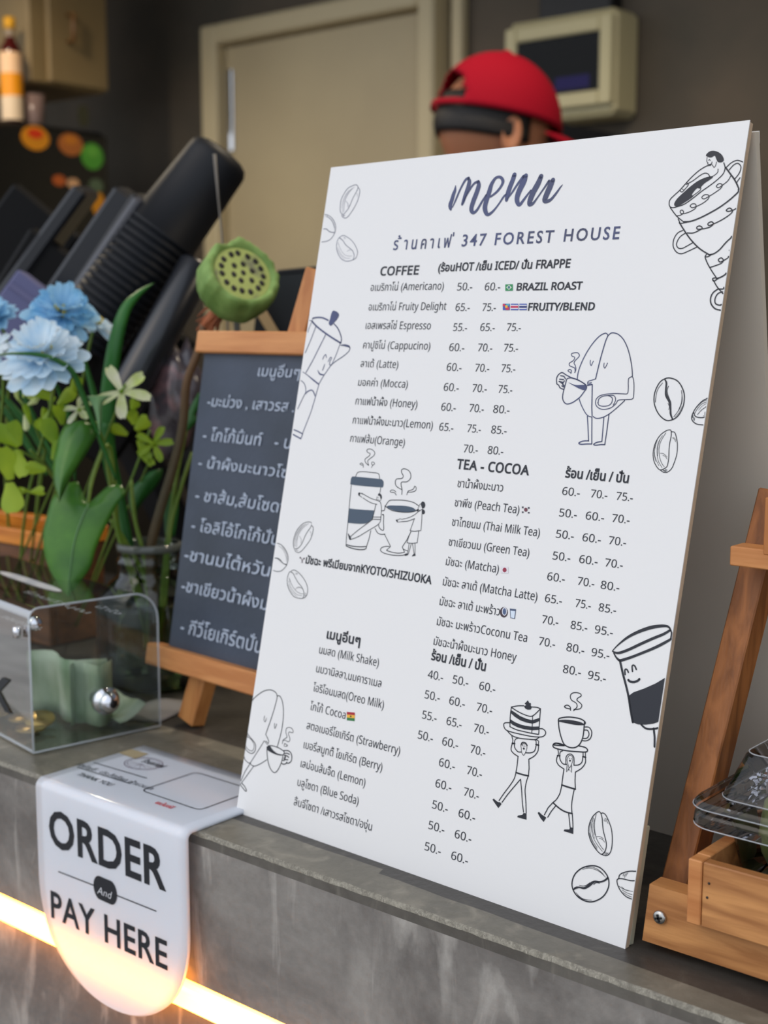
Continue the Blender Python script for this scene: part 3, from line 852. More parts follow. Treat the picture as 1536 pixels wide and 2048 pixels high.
# bean figure, bottom left
DR('bean_figure_drawing', M_ink, 470, 1370, .11226, '''
S 11 310,270 380,200 500,115 610,85 690,105 740,150 752,210 740,280 700,430 640,620 590,760 550,880
S 11 755,200 780,188 815,215 850,310 865,450 860,620 830,820 790,980 752,1105
L 10 550,880 580,940 605,1000 600,1035 555,1000
L 9 600,1035 580,1060 540,1010 525,990 440,1130 350,1270 270,1395
S 8 530,550 520,620 540,655 565,590
S 8 708,685 705,740 718,772 745,695
S 8 845,1045 860,980 910,945 930,920 910,850 915,780 960,755 1010,770 1040,820 1025,850 975,835 955,870 975,930 980,985 950,1010 900,985 860,990
S 9 880,1095 885,1045 920,1060 940,1080 900,1095
S 10 212,855 290,950 360,1040 370,1120 350,1190 290,1220 220,1180 175,1120
S 8 210,910 290,970 340,1060 335,1140 300,1175 240,1150 185,1080
L 8 210,900 230,935
S 10 150,1275 190,1340 240,1385 275,1390
S 10 275,1400 310,1435 370,1440 460,1400 570,1330
L 10 270,1400 180,1540 80,1700
L 10 335,1445 230,1590 118,1745
S 12 80,1750 130,1820 190,1890 205,1870 170,1800 118,1745
S 12 570,1110 610,1080 700,1090 790,1125 860,1170 880,1210 850,1245 760,1240 650,1195 580,1150
S 12 570,1120 575,1250 600,1400 640,1500 690,1555 740,1545 800,1450 840,1340 858,1250
F 3 580,1100 600,1080 630,1090 680,1160 760,1220 840,1240 740,1238 640,1195 585,1145
S 14 870,1170 950,1170 1000,1215 1015,1290 1000,1360 950,1395 920,1380
S 14 825,1385 860,1410 910,1400 930,1375
L 14 875,1220 930,1215 975,1235
L 16 880,1250 935,1265 960,1290
L 16 890,1280 890,1330 945,1330
L 12 840,1340 880,1350 870,1300
S 12 905,1250 900,1300 880,1340
''', PPM)
# beans, bottom right
DR('bean_drawing', M_ink, 1130, 1610, .10417, '''
S 12 690,155 655,125 600,155 530,230 470,370 455,520 490,670 560,800 640,900 705,945 760,900 790,830 795,730 770,620 740,500 725,380 715,250 690,155
S 12 695,158 740,155 790,200 850,330 895,470 910,620 905,780 880,890 840,950 780,972 715,950
S 7 600,180 570,330 575,500 610,650 690,790 745,860
S 6 545,240 510,420 540,610 620,760 720,890
S 6 500,330 480,500 530,680 620,820
S 5 520,300 530,480 570,640
S 5 560,260 550,420 580,580
S 5 470,540 530,720 620,850
S 6 605,610 670,605 740,645
S 6 660,640 720,660 765,715
S 6 755,280 800,300 830,355
S 5 765,255 800,270 820,290
S 5 750,300 790,320
L 8 740,930 790,900 760,950 810,910 780,960 830,920
C 16 500,1165 650,1190 770,1290 840,1430 830,1600 730,1760 560,1850 400,1845 250,1760 155,1620 140,1470 200,1320 330,1210
S 26 165,1625,20 210,1590,30 280,1580,22 370,1595,30 450,1555,36 530,1490,36 590,1465,22 680,1475,22 760,1450,24 825,1400,30
S 8 280,1540 350,1555 420,1535 480,1490
S 10 555,1525 600,1490 665,1500
S 6 340,1235 450,1210 560,1230 680,1290 780,1385
S 5 410,1195 520,1195 640,1240 740,1330
S 5 560,1200 660,1260 760,1360
S 6 215,1685 300,1770 400,1815 515,1825
S 5 240,1730 330,1800 430,1825
S 13 1380,1275 1250,1270 1120,1300 1050,1345 1035,1410
S 13 1350,1455 1250,1450 1130,1420 1035,1415 1000,1450 1020,1550 1080,1660 1180,1760 1300,1810
S 6 1040,1560 1120,1610 1200,1640 1310,1660
S 6 1090,1570 1150,1620 1220,1640
S 6 1100,1630 1200,1690 1300,1720
S 6 1120,1680 1220,1740 1300,1770
S 6 1140,1305 1115,1360
S 6 1180,1310 1145,1360 1150,1395
S 5 1210,1300 1165,1370
''', PPM)

BOLD, REG, LIGHT = .028, 0.0, -.006
def T(kd, s, x, y, x2, cap, off=REG, **k):
    mb = MB(); SH.text(mb, s if kd == 'tt' else plain(s), x, y, x2, cap, off, capref=.682 if kd == 'tt' else .714, **k)
    mb.build({'tt': 'title_word', 'hd': 'heading', 'it': 'item_line', 'pr': 'price'}[kd], {'tt': M_inksky, 'hd': M_ink, 'it': M_inkg, 'pr': M_inkg}[kd], board)
T('tt', 'ร้านคาเฟ่', 786, 500, 905, 23, .012, space=1.5); T('tt', '347', 923, 493, 971, 23, .012, space=1.25)
T('tt', 'FOREST', 989, 490, 1106, 23, .014, space=1.3); T('tt', 'HOUSE', 1127, 483, 1238, 24, .014, space=1.3)
T('hd', 'COFFEE', 760, 551, 837, 17, BOLD, space=1.05)
T('hd', '(ร้อนHOT /เย็น ICED/ ปั่น FRAPPE', 876, 543, 1140, 15.5, BOLD)
T('hd', 'BRAZIL ROAST', 1033, 581, 1164, 14.5, BOLD); T('hd', 'FRUITY/BLEND', 1056, 621, 1189, 14.5, BOLD)
T('hd', 'TEA - COCOA', 913, 937, 1058, 19, BOLD, space=1.05)
T('hd', 'ร้อน /เย็น / ปั่น', 1130, 954.5, 1257, 19, BOLD); T('hd', 'ร้อน /เย็น / ปั่น', 862, 1319, 971, 19, BOLD)
T('hd', 'มัชฉะ พรีเมียมจากKYOTO/SHIZUOKA', 611, 1126.5, 863, 15.5, BOLD)
T('hd', 'เมนูอื่นๆ', 653, 1276.5, 720, 19, BOLD)
for r in '''อเมริกาโน่ (Americano)|741|582|887|15
อเมริกาโน่ Fruity Delight|737|621|892|15
เอสเพรสโซ่ Espresso|731|658|861|15
คาปูชิโน่ (Cappucino)|726|697|860|15
ลาเต้ (Latte)|721|734|796|15
มอคค่า (Mocca)|716|771.5|815|15
กาแฟน้ำผึ้ง (Honey)|710.5|809|834|15.5
กาแฟน้ำผึ้งมะนาว(Lemon)|705|847|865|15.5
กาแฟส้ม(Orange)|700|883.5|809|15.5
ชาน้ำผึ้งมะนาว|914.6|974|1005.6|16.5
ชาพีช (Peach Tea)|909|1012.5|1038|16.5
ชาไทยนม (Thai Milk Tea)|903.5|1051|1079|16.5
ชาเขียวนม (Green Tea)|897|1091|1058|16.5
มัชฉะ (Matcha)|891.5|1130|997|16.5
มัชฉะ ลาเต้ (Matcha Latte)|885.5|1170.5|1074|17
มัชฉะ ลาเต้ มะพร้าว|879|1210|999|17
มัชฉะ มะพร้าวCoconu Tea|873.5|1250|1053.5|17
มัชฉะน้ำผึ้งมะนาว Honey|867|1289.5|1032|17
นมสด (Milk Shake)|638|1306.5|757|16.5
นมวานิลลา,นมคาราเมล|632|1344|762|16.5
โอริโอนมสด(Oreo Milk)|626|1382|767|16.5
โกโก้ Cocoa|620|1419.5|690.5|16.5
สตอเบอรี่โยเกิร์ต (Strawberry)|613|1457.5|799.5|16.5
เบอรี่สมูทตี้ โยเกิร์ต (Berry)|607|1496|764|16.5
เลม่อนส้มจี๊ด (Lemon)|601|1533.5|730|16.5
บลูโซดา (Blue Soda)|594.5|1571|716.5|16.5
ลิ้นจี่โซดา /เสาวรสโซดา/องุ่น|587.5|1610|743|16.5'''.split('\n'):
    s, x, y, x2, c = r.split('|'); T('it', s, float(x), float(y), float(x2), float(c), REG)
for r in '''50|914|581|944 60|969|581|1000 65|910.6|622|939 75|964|622|991 55|906|662|933.5 65|960|662|989 75|1013|662|1041
60|898|702|928 70|955|702.5|984 75|1007|703|1035.5 60|893|741.5|922.5 70|949.5|743|978 75|1002|744|1030 60|887|781.5|917 70|944|783.5|973 75|996|785.5|1024
60|882|821|911 70|938|823.5|967 80|986|825.5|1018.5 65|878|861|906 75|934|864|961 85|982|866.5|1012.6 70|926.6|904.5|955 80|975|907.5|1006
60|1124|989.5|1159 70|1181|994.5|1214 75|1232|999.5|1265 50|1118|1032.5|1153 60|1171|1038.5|1207.5 70|1223.5|1043.5|1258.5
50|1111.5|1075|1147 60|1164.5|1082|1201 70|1217|1088|1251.5 50|1105|1118.5|1140 60|1158|1125.5|1194.5 70|1209.5|1132.5|1245
60|1094|1160|1129 70|1154.5|1169.5|1188 80|1201|1177|1238 65|1089.5|1203.5|1123 75|1150|1213.5|1181 85|1197|1222|1231.5
70|1083.5|1246|1116 85|1141|1257|1174 95|1189|1266|1225 70|1077|1289.5|1109.5 80|1132.5|1301.5|1168 95|1182.5|1311.5|1218 80|1125.5|1345|1161 95|1175.5|1357|1211
40|855.3|1355.5|885.5 50|905|1366|936 60|958|1378.5|990 50|849|1396|879 60|898|1408|929 70|952.5|1421|983.5 55|844|1436.5|872.5 65|892.7|1449|922.6 70|947|1463|977
50|835.5|1476.5|865 60|884|1489.5|915.6 70|940|1505|970 60|877.5|1531.5|909 70|933.3|1547.5|963 60|870.5|1573.5|902 70|927|1590.5|957
50|864|1616|895 60|916.6|1633|949.6 50|856.5|1657|888 60|909|1675|942 50|849|1699.5|880.7 60|902|1718|935'''.split():
    n, x, y, x2 = r.split('|'); T('pr', n + '.-', float(x), float(y), float(x2), 15.2 + (float(y) - 580) / 560, REG)
# small printed emblems: flags, coconut, glass
def em(name, col, polys, k=1):
    mb = MB()
    for p in polys: SH.fill(mb, [SH.uv(a, b) for a, b in p], k)
    mb.build(name, flatc(name + '_ink', col), board)
def rect(x0, y0, x1, y1, sk=0.0): return [(x0, y0), (x1, y0 + sk), (x1, y1 + sk), (x0, y1)]
def circ(x, y, rx, ry, n=14, a0=0, a1=2 * PI): return [(x + rx * math.cos(a0 + (a1 - a0) * i / n), y + ry * math.sin(a0 + (a1 - a0) * i / n)) for i in range(n)]
em('green_flag', (40, 140, 84), [rect(1011, 569, 1026, 582, -.5)]); em('flag_mark', (226, 232, 214), [[(1013, 575), (1018.5, 570), (1024, 575), (1018.5, 580)]], 1.3); em('flag_mark', (70, 120, 130), [circ(1018.5, 575, 2.6, 3)], 1.6)
em('blue_flag', (60, 84, 170), [rect(1022, 607.5, 1037, 620.5), rect(1039, 607.5, 1054, 620.5), rect(1006, 607.5, 1020, 620.5)]); em('flag_mark', (226, 226, 232), [rect(1022, 610, 1037, 618), rect(1039, 610, 1054, 618)], 1.3)
em('flag_mark', (196, 40, 80), [rect(1022, 612, 1037, 616), rect(1006, 608, 1011, 613), rect(1012, 614, 1019, 620)], 1.6); em('flag_mark', (240, 180, 50), [rect(1011, 611, 1016, 616)], 1.9); em('flag_mark', (40, 50, 110), [rect(1039, 612, 1054, 616)], 1.6); em('flag_mark', (70, 170, 190), [rect(1013, 608, 1019, 612)], 1.6)
em('red_dot', (150, 44, 70), [circ(1009.7, 1140, 4, 4.6)], 1.3); em('flag_field', (226, 222, 226), [rect(1002, 1133, 1017, 1146, 1)])
em('red_dot', (110, 60, 74), [circ(1052, 1019.5, 3.4, 4)], 1.3)
em('flag_bars', (70, 74, 84), [rect(1044, 1013, 1047.5, 1016.5), rect(1056, 1014, 1059.5, 1017.5), rect(1044, 1023, 1047.5, 1026), rect(1056, 1024, 1059.5, 1027)])
em('flag_band', (170, 30, 48), [rect(694, 1423.6, 710, 1429, 1.6)]); em('flag_band', (236, 178, 60), [rect(694, 1429, 710, 1435, 1.6)]); em('flag_band', (40, 120, 60), [rect(694, 1435, 709.5, 1440.6, 1.6)]); em('flag_star', (40, 30, 30), [circ(702, 1432.6, 1.8, 1.8, 6)], 1.4)
em('coconut', (62, 44, 52), [circ(1008, 1224.5, 8, 10.5)]); em('coconut_flesh', (226, 228, 236), [circ(1009.5, 1223, 5, 8.4)], 1.3); em('coconut_hollow', (74, 92, 128), [circ(1009.5, 1223, 3.4, 6.6)], 1.6)
em('milk_glass', (70, 84, 112), [[(1020, 1217), (1032.5, 1218.5), (1030, 1238), (1021, 1236)]]); em('milk', (214, 226, 240), [[(1021.6, 1221), (1031, 1222.4), (1029, 1236.4), (1022.2, 1235)]], 1.3)
em('crossed_flags', (92, 74, 84), [circ(601, 1115.5, 1.6, 1.8, 8), circ(608.5, 1117, 1.6, 1.8, 8), [(602, 1116), (603, 1116), (606.5, 1126), (605.5, 1126)], [(607.6, 1117), (606.6, 1117), (602.5, 1126), (603.4, 1126)]])

# ================================================================ folded acrylic sign
SY = .5512; ST = .0028
xl = (at(72, 1600, y=SY).x + at(76, 1700, y=SY).x) / 2; xr = at(372, 1760, y=SY).x
zb = at(265, 2038, y=SY).z; ztop = 1.0 + ST + .0004
t = thing('counter_sign', ((xl + xr) / 2, .60, 1.0), 'white folded acrylic ORDER And PAY HERE sign hanging over the counter edge', 'sign')
prof = [(.650, ztop)] + [(.650 - .0104 * i, ztop) for i in range(1, 8)]
rc = .0065
prof += [(SY + rc - rc * math.sin(a), ztop - rc + rc * math.cos(a)) for a in [PI / 2 * k / 8 for k in range(0, 9)]]
zstr = .935; cx = (xl + xr) / 2; hw = (xr - xl) / 2
zs = [.98, .965, .95, zstr] + [zb + (zstr - zb) * (1 - math.sin(PI / 2 * k / 22)) for k in range(1, 23)]
prof += [(SY, z) for z in zs]
rows = []
for (y, z) in prof:
    h = hw
    if z < zstr: h = hw * max(0.0, 1 - ((zstr - z) / (zstr - zb)) ** 2.25) ** (1 / 2.1)
    rows.append([(cx + h * (k / 8 - 1), y, z) for k in range(17)])
o = MB().grid(rows).build('folded_sheet', M_acryl, t); solidify(o, ST, 1)
SF = Sheet((xl, SY, zb), (1, 0, 0), (0, 0, 1), xr - xl, .2, .0004)
mb = MB()
SF.text(mb, 'ORDER', 100, 1687, 333, 69, .022, capref=.682, space=1.04)
mb.build('sign_word', M_black, t); mb = MB()
SF.text(mb, 'PAY HERE', 103.5, 1833, 336, 51, .016, capref=.682, space=1.06)
mb.build('sign_word', M_black, t)
mb = MB(); k = 2.3 / 2900
SF.stroke(mb, [(*SF.uv(118, 1743), k), (*SF.uv(190, 1771), k)]); SF.stroke(mb, [(*SF.uv(233, 1790), k), (*SF.uv(313, 1822), k)]); mb.build('divider_line', M_black, t)
mb = MB(); c = SF.uv(211, 1780); pw, ph = .0125, .0085
SF.fill(mb, [(c[0] + (pw - ph * .8) * (1 if math.cos(a) > 0 else -1) + ph * .8 * math.cos(a), c[1] + ph * math.sin(a)) for a in [2 * PI * i / 28 + .01 for i in range(28)]]); mb.build('oval_badge', M_black, t)
mb = MB(); SF.lift = .0007; SF.text(mb, 'And', 196, 1786, 226, 15, -.012, shear=.28, capref=.682); mb.build('badge_lettering', mat('white_print', (232, 234, 238), .5), t)
ST2 = Sheet((xl, SY, ztop), (1, 0, 0), (0, 1, 0), xr - xl, .094, .0004)
mb = MB()
for a, b in (((188, 1526), (293, 1557)), ((154, 1535), (260, 1568))): ST2.stroke(mb, [(*ST2.uv(*a), .0010), (*ST2.uv(*b), .0010)])
ST2.text(mb, 'ชื่อบัญชี : ประสิทธิ์ผล ฟ้าบวนเก', 149, 1530, 300, 7.5, .0); ST2.text(mb, 'THANK YOU', 152, 1550, 219, 8, .01, shear=.1)
# code frame left empty, only its rounded border
u0, v0 = ST2.uv(270, 1585); u1, v1 = ST2.uv(399, 1621); u2, v2 = ST2.uv(392, 1545)
fx0, fx1, fy0, fy1 = u0 + .0005, u1, v1, v2
fr_ = []
for (cx_, cy_, a0) in ((fx1 - .005, fy1 - .004, 0), (fx0 + .005, fy1 - .004, 90), (fx0 + .005, fy0 + .004, 180), (fx1 - .005, fy0 + .004, 270)):
    fr_ += [(cx_ + .005 * math.cos(R_(a0 + 22.5 * i)), cy_ + .004 * math.sin(R_(a0 + 22.5 * i)), .0009) for i in range(5)]
ST2.stroke(mb, fr_, True); mb.build('top_lettering', M_black, t)
mb = MB(); c = ST2.uv(287, 1528); ST2.stroke(mb, [(c[0] + .0155 * math.cos(a), c[1] + .0125 * math.sin(a), .0006) for a in [2 * PI * i / 32 for i in range(32)]], True)
ST2.stroke(mb, [(c[0] + .0135 * math.cos(a), c[1] + .0105 * math.sin(a), .0004) for a in [2 * PI * i / 32 for i in range(32)]], True)
for i in range(7): a = R_(200 + i * 24); ST2.stroke(mb, [(c[0], c[1] - .002, .0003), (c[0] + .012 * math.cos(a), c[1] + .009 * math.sin(a), .0003)])
mb.build('round_emblem', M_purpleink, t)
mb = MB(); ST2.text(mb, 'ร้านกาแฟ', 282, 1524, 322, 8, .02); mb.build('emblem_lettering', M_black, t)
mb = MB(); ST2.text(mb, 'แม่มณี', 309, 1607, 341, 7, .02); mb.build('red_lettering', M_redink, t)
c = ST2.uv(256, 1506); mb = MB(); ST2.fill(mb, [(c[0] - .018, c[1] - .005), (c[0] + .016, c[1] - .006), (c[0] + .014, c[1] + .008), (c[0] - .017, c[1] + .007)]); mb.build('tape_piece', M_tape, t)

# ================================================================ chalkboard easel
er = R_(5); el = R_(10)
EU = Vector((math.cos(er), -math.sin(er), 0)); EB = Vector((-EU.y, EU.x, 0)); EV = Vector((0, 0, 1)) * math.cos(el) + EB * math.sin(el)
EO = Vector((-.822, .703, 1.0)); EN = EU.cross(EV); EM = fr(EO, EU, EV, -EN)     # z = backwards
t = thing('chalkboard_easel', EO + EU * .11 + EB * .05, 'small pine easel with handwritten chalkboard menu behind the white menu board', 'easel')
def ep(u, v, b=0): return EO + EU * u + EV * v - EN * b
MB().box(-.013, .178, .062, .303, .0005, .0055, EM, bev=.0005).build('chalk_panel', M_chalk, t)
MB().box(-.018, .182, .302, .3195, -.006, .006, EM, bev=.0012).build('top_rail', M_pineX, t)
MB().box(-.029, .182, .0455, .063, -.010, .006, EM, bev=.0012).build('bottom_rail', M_pineX, t)
for s_ in (0, 1):
    a = ep(.012 if s_ == 0 else .168, 0.0, .014); b = ep(.100 if s_ == 0 else .121, .369, .014)
    a.z = 1.0 + .003
    MB().bar(a, b, .020, .014, up=-EN, bev=.001).build('leg', M_pineZ, t)
a = ep(.110, .35, .024); b = Vector((ep(.11, 0).x + .012, .872, 1.004)); MB().bar(a, b, .018, .012, up=EU, bev=.001).build('back_leg', M_pineZ, t)
CH = Sheet(ep(-.013, .062), EU, EV, .19, .24, .0004)
ch = MB()
for s_, x, y, x2, c in (('เมนูอื่นๆ', 516, 752, 600, 17), ('-มะม่วง , เสาวรส .', 415, 812, 588, 17), ('- โกโก้มิ้นท์   - น', 406, 880, 583, 19), ('- น้ำผึ้งมะนาวโซ', 397, 934, 577, 17),
                        ('- ชาส้ม,ส้มโซดา', 391, 1000, 570, 19), ('- โอลิโอ้โกโก้ปั่น', 383, 1060, 558, 19), ('-ชานมไต้หวัน', 369, 1119, 540, 20), ('-ชาเขียวน้ำผึ้งม', 363, 1181, 536, 20), ('- กีวี่โยเกิร์ตปั่น', 361, 1264, 524, 23)):
    CH.text(ch, s_, x, y, x2, c * 1.25, .0, shear=.10)
ch.build('chalk_lettering', M_chalkw, t)

# ================================================================ clear donation box
br = R_(-10); BX = Vector((math.cos(br), math.sin(br), 0)); BY = Vector((-BX.y, BX.x, 0))
DO = at(68, 1511, z=1.0); DM = fr(DO, BX, BY, Vector((0, 0, 1)))      # local: x to the right (box lies at x<0), y back, z up
DD, DH, DW, rr = .109, .112, .23, .022
t = thing('donation_box', DO + BX * -.1 + BY * .05, 'clear acrylic money box with a rounded back and chrome lock beside the folded sign', 'box')
pf = [(0, .002), (0, DH - .008)] + [(.008 - .008 * math.cos(a), DH - .008 + .008 * math.sin(a)) for a in [PI / 2 * k / 5 for k in range(1, 6)]]
pf += [(DD - rr + rr * math.sin(a), DH - rr + rr * math.cos(a)) for a in [PI / 2 * k / 10 for k in range(0, 11)]] + [(DD, .002)]
mb = MB(); mb.grid([[DM @ Vector((x, y, z)) for x in (-.0005, -DW)] for y, z in pf]); mb.build('bent_cover', M_clear, t)
for i, x in enumerate((-.0005, -DW)):
    mb = MB(); mb.prism([(y, z) for y, z in pf], x - .0028 if i == 0 else x, x if i == 0 else x + .0028, DM @ Matrix(((0, 0, 1, 0), (1, 0, 0, 0), (0, 1, 0, 0), (0, 0, 0, 1)))); mb.build('side_panel', M_clear, t)
mb = MB(); mb.tube([DM @ Vector((-.0005, y, z)) for y, z in pf], .0009, 6); mb.build('bright_edge', M_edge, t)
mb = MB(); mb.box(-DW, 0, 0, DD, .0005, .0035, DM, bev=.0008); mb.build('base_sheet', M_clear, t)
mb = MB(); mb.tube([DM @ Vector(p) for p in ((-DW, 0, .002), (0, 0, .002), (0, DD, .002))], .0009, 6); mb.build('base_edge', M_edge, t)
mb = MB(); sl = [(-.10 + .036 * math.cos(a) + (-.02 if math.cos(a) < 0 else .02), .048 + .0055 * math.sin(a), DH + .0006) for a in [2 * PI * i / 24 + .01 for i in range(24)]]
mb.add([DM @ Vector(p) for p in sl], [tuple(range(24))]); mb.build('coin_slot', mat('white_slot_print', (196, 196, 200), .4), t)
DT = Sheet(DM @ Vector((-DW, 0, DH + .0003)), BX, BY, DW, DD, .0003); mb = MB()
DT.text(mb, 'ขอบคุณค่ะ', 0, 1234, 72, 9, .01); DT.text(mb, 'ร่วมทำบุญ', 45, 1184, 172, 7, .01); DT.text(mb, 'น้ำใจ', 188, 1214, 235, 7, .01); mb.build('top_lettering', M_edge, t)
DF = Sheet(DM @ Vector((-DW, -.0006, 0)), BX, Vector((0, 0, 1)), DW, DH, .0003); mb = MB(); DF.text(mb, 'BOX', -118, 1355, 24, 56, .03, capref=.682); mb.build('front_lettering', M_black, t)
lk = at(208, 1400, plane=(DO, BX)); 
mb = MB(); LM = fr(lk, BY, Vector((0, 0, 1)), BX)
mb.lathe([(0.0001, .0150), (.0035, .0148), (.0066, .0128), (.0085, .0088), (.0085, .0060), (.0108, .0052), (.0108, .0), (.0062, -.001), (.0062, -.012), (.0001, -.0125)], 28, LM)
k = mb.build('lock', M_chrome, t)
MB().lathe([(.0001, .0152), (.0032, .0155), (.0032, .0135)], 16, LM).build('keyhole', M_dark, k)
for y_ in (.012,):
    mb = MB(); mb.lathe([(.0001, .0058), (.0034, .0047), (.0056, .0016), (.0056, -.0016), (.0034, -.0047), (.0001, -.0058)], 16, fr(DM @ Vector((-.004, y_ - .006, DH - .012)), BX, BY, Vector((0, 0, 1)))); mb.build('hinge_ball', M_chrome, t)
    MB().lathe([(.0001, .004), (.003, .004), (.003, -.004), (.0001, -.004)], 12, fr(DM @ Vector((-.013, -.004, DH - .019)), BX, BY, Vector((0, 0, 1)))).build('hinge_pin', M_chrome, t)
# money inside
def note(name, x0, y0, rot, label, h=.052, w=.075, fold=.03):
    M = DM @ Matrix.Translation((x0, y0, .0042)) @ Matrix.Rotation(rot, 4, 'Z')
    rows = []
    for i in range(9):
        s = i / 8 - .5; yy = abs(s) * .030
        rows.append([M @ Vector((fold * s * 1.2, yy + .002 * math.sin(j * 1.3 + i), h * j / 5 * (1 - .03 * abs(s)))) if 0 else M @ Vector((w * (i / 8 - .5), .010 * math.sin(i * .9) + .0015 * math.sin(j * 1.1), h * j / 5)) for j in range(6)])
    o = MB().grid(rows).build(name, M_note); solidify(o, .0003); tag(o, label, 'banknote', 'banknotes in the clear money box'); return o
note('banknote', -.062, .058, R_(24), 'green folded banknote standing upright at the front of the clear box')
note('banknote', -.032, .066, R_(70), 'pale folded banknote standing edge-on nearest the chrome lock', .050, .034)
mb = MB(); rows = [[DM @ Vector((-.085 + .072 * i / 6, .080 + .024 * j / 4 , .0046 + .003 * math.sin(i * .9) ** 2 + .012 * (j / 4) ** 2)) for j in range(5)] for i in range(7)]
o = mb.grid(rows).build('banknote', M_note); solidify(o, .0003); tag(o, 'green banknote lying flat at the back of the clear box', 'banknote', 'banknotes in the clear money box')
coin = MB().lathe([(.0001, 0), (.0115, 0), (.012, .0005), (.012, .0014), (.0115, .0019), (.0001, .0019)], 24).build('coin', M_coin)
cs = [(-.052, .022, .0038, 0, 'brass coin lying flat nearest the front edge of the clear box'), (-.082, .030, .0038, 0, 'brass coin flat on the box floor left of the standing banknote'), (-.060, .034, .0070, 14, 'brass coin tilted on top of the other coins in the box'), (-.110, .020, .0038, 0, 'brass coin at the far left of the clear box')]
for i, (x, y, z, tl, lb) in enumerate(cs):
    c = coin if i == 0 else coin.copy()
    if i: COL.objects.link(c)
    c.location = DM @ Vector((x, y, z)); c.rotation_euler = (R_(tl), R_(tl), 0); tag(c, lb, 'coin', 'coins in the clear money box')
# paper slip behind
a = [at(255, 1432, z=1.0008), at(400, 1398, z=1.0008), at(395, 1414, z=1.0008), at(333, 1450, z=1.0008)]
p0, p1, p2, p3 = at(238, 1440, z=1.0006), at(330, 1398, z=1.0006), at(402, 1407, z=1.0006), at(318, 1446, z=1.0006)
rows = [[p0.lerp(p1, j / 4).lerp(p3.lerp(p2, j / 4), i / 4) + Vector((0, 0, .0006 + .004 * math.sin(j / 4 * PI) * (1 - i / 4))) for j in range(5)] for i in range(5)]
o = MB().grid(rows).build('paper_slip', M_grey); solidify(o, .0003); tag(o, 'crumpled grey paper slip on the counter behind the clear money box', 'paper')

# ================================================================ glass jar with plants
JP = at(305, 1355, d=1.20); JP = Vector((JP.x, JP.y, 1.0)); 
t = thing('glass_jar', JP, 'clear round-shouldered glass jar of green stems behind the money box', 'jar')
JM = Matrix.Translation(JP)
jar_prof = [(.0001, .002), (.040, .002), (.047, .006), (.049, .016), (.049, .070), (.046, .082), (.036, .093), (.0285, .099), (.0272, .103), (.0272, .108), (.0290, .110), (.0290, .113), (.0272, .115), (.0270, .120), (.0285, .1215), (.0285, .127), (.0262, .1285), (.0250, .127)]
MB().lathe(jar_prof, 40, JM).build('body', M_jar, t)
MB().lathe([(.0275, .1215), (.0291, .1225), (.0291, .1272), (.0270, .1288), (.0255, .1272)], 40, JM).build('rim', mat('thick_glass_rim', (120, 126, 122), .08, spec=.9, trans=.4), t)
MB().lathe([(.0001, .003), (.0455, .004), (.0472, .016), (.0472, .070), (.0001, .0705)], 40, JM).build('water', glass('still_water', (196, 204, 176), .02, 1.33, 1.2), t)

def tri_leaf(mb, rows, d0, cup=.004, d1=None, n=6, k=1.0, x0=0, y0=0, wav=0):
    # rows of (left, middle, right) photo points, laid out at a forward distance; cup pushes the margins away
    G = []; m = len(rows)
    for i, (l, c, r) in enumerate(rows):
        d = d0 + ((d1 if d1 is not None else d0) - d0) * i / (m - 1); row = []
        for j in range(-n, n + 1):
            a = abs(j) / n; e = r if j > 0 else l
            px = c[0] + (e[0] - c[0]) * a; py = c[1] + (e[1] - c[1]) * a
            row.append(at(x0 + px * k, y0 + py * k, d=d + cup * a * a + wav * math.sin(i * 1.7 + j) * a))
        G.append(row)
    mb.grid(G); return G
def smooth_rows(rows, n=4):
    L = crom([a[0] for a in rows], n); C_ = crom([a[1] for a in rows], n); R2 = crom([a[2] for a in rows], n); return list(zip(L, C_, R2))
def stem(mb, pts, r, n=7): mb.tube([at(x, y, d=d) for x, y, d in crom(pts, 5)], r if not isinstance(r, tuple) else [r[0] + (r[1] - r[0]) * i / (len(crom(pts, 5)) - 1) for i in range(len(crom(pts, 5)))], n)
# arrowhead plant standing in the jar
t = thing('arrowhead_plant', JP + Vector((0, 0, .005)), 'green arrowhead plant with long hanging leaves growing from the glass jar', 'plant')
rows = smooth_rows([((345, 880), (346, 878), (347, 880)), ((300, 818), (352, 800), (410, 805)), ((255, 745), (362, 722), (465, 725)), ((226, 650), (372, 640), (489, 640)), ((222, 560), (390, 560), (522, 560)), ((240, 470), (418, 482), (562, 480)), ((262, 392), (440, 432), (606, 398)), ((290, 345), (450, 414), (640, 346)), ((340, 300), (450, 408), (612, 304)), ((400, 288), (450, 405), (545, 316))])
mb = MB(); G = tri_leaf(mb, rows, 1.10, .005, 1.13, 6, .390625, 0, 850); o = mb.build('leaf', M_leaf, t); solidify(o, .0006); big = o
mb = MB(); mb.tube([g[6] + (CAM - g[6]).normalized() * .0006 for g in G], [.0003 + .0007 * i / len(G) for i in range(len(G))], 6); mb.build('midrib', M_leafp, big)
def leafpx(name, m, rows, d0, d1=None, cup=.006, k=1, x0=0, y0=0, par=t, th=.0006, ns=3):
    mb = MB(); tri_leaf(mb, smooth_rows(rows, ns), d0, cup, d1, 4, k, x0, y0); o = mb.build(name, m, par); solidify(o, th); return o
K = .26042
leafpx('leaf', M_leaf, [((455, 938), (456, 936), (457, 938)), ((425, 850), (460, 830), (500, 850)), ((408, 760), (475, 740), (548, 750)), ((405, 660), (500, 640), (615, 640)), ((425, 540), (540, 520), (680, 540)), ((455, 430), (580, 410), (735, 440)), ((500, 345), (620, 330), (755, 390)), ((545, 318), (640, 310), (735, 335))], 1.09, 1.13, .008, K, 0, 760)
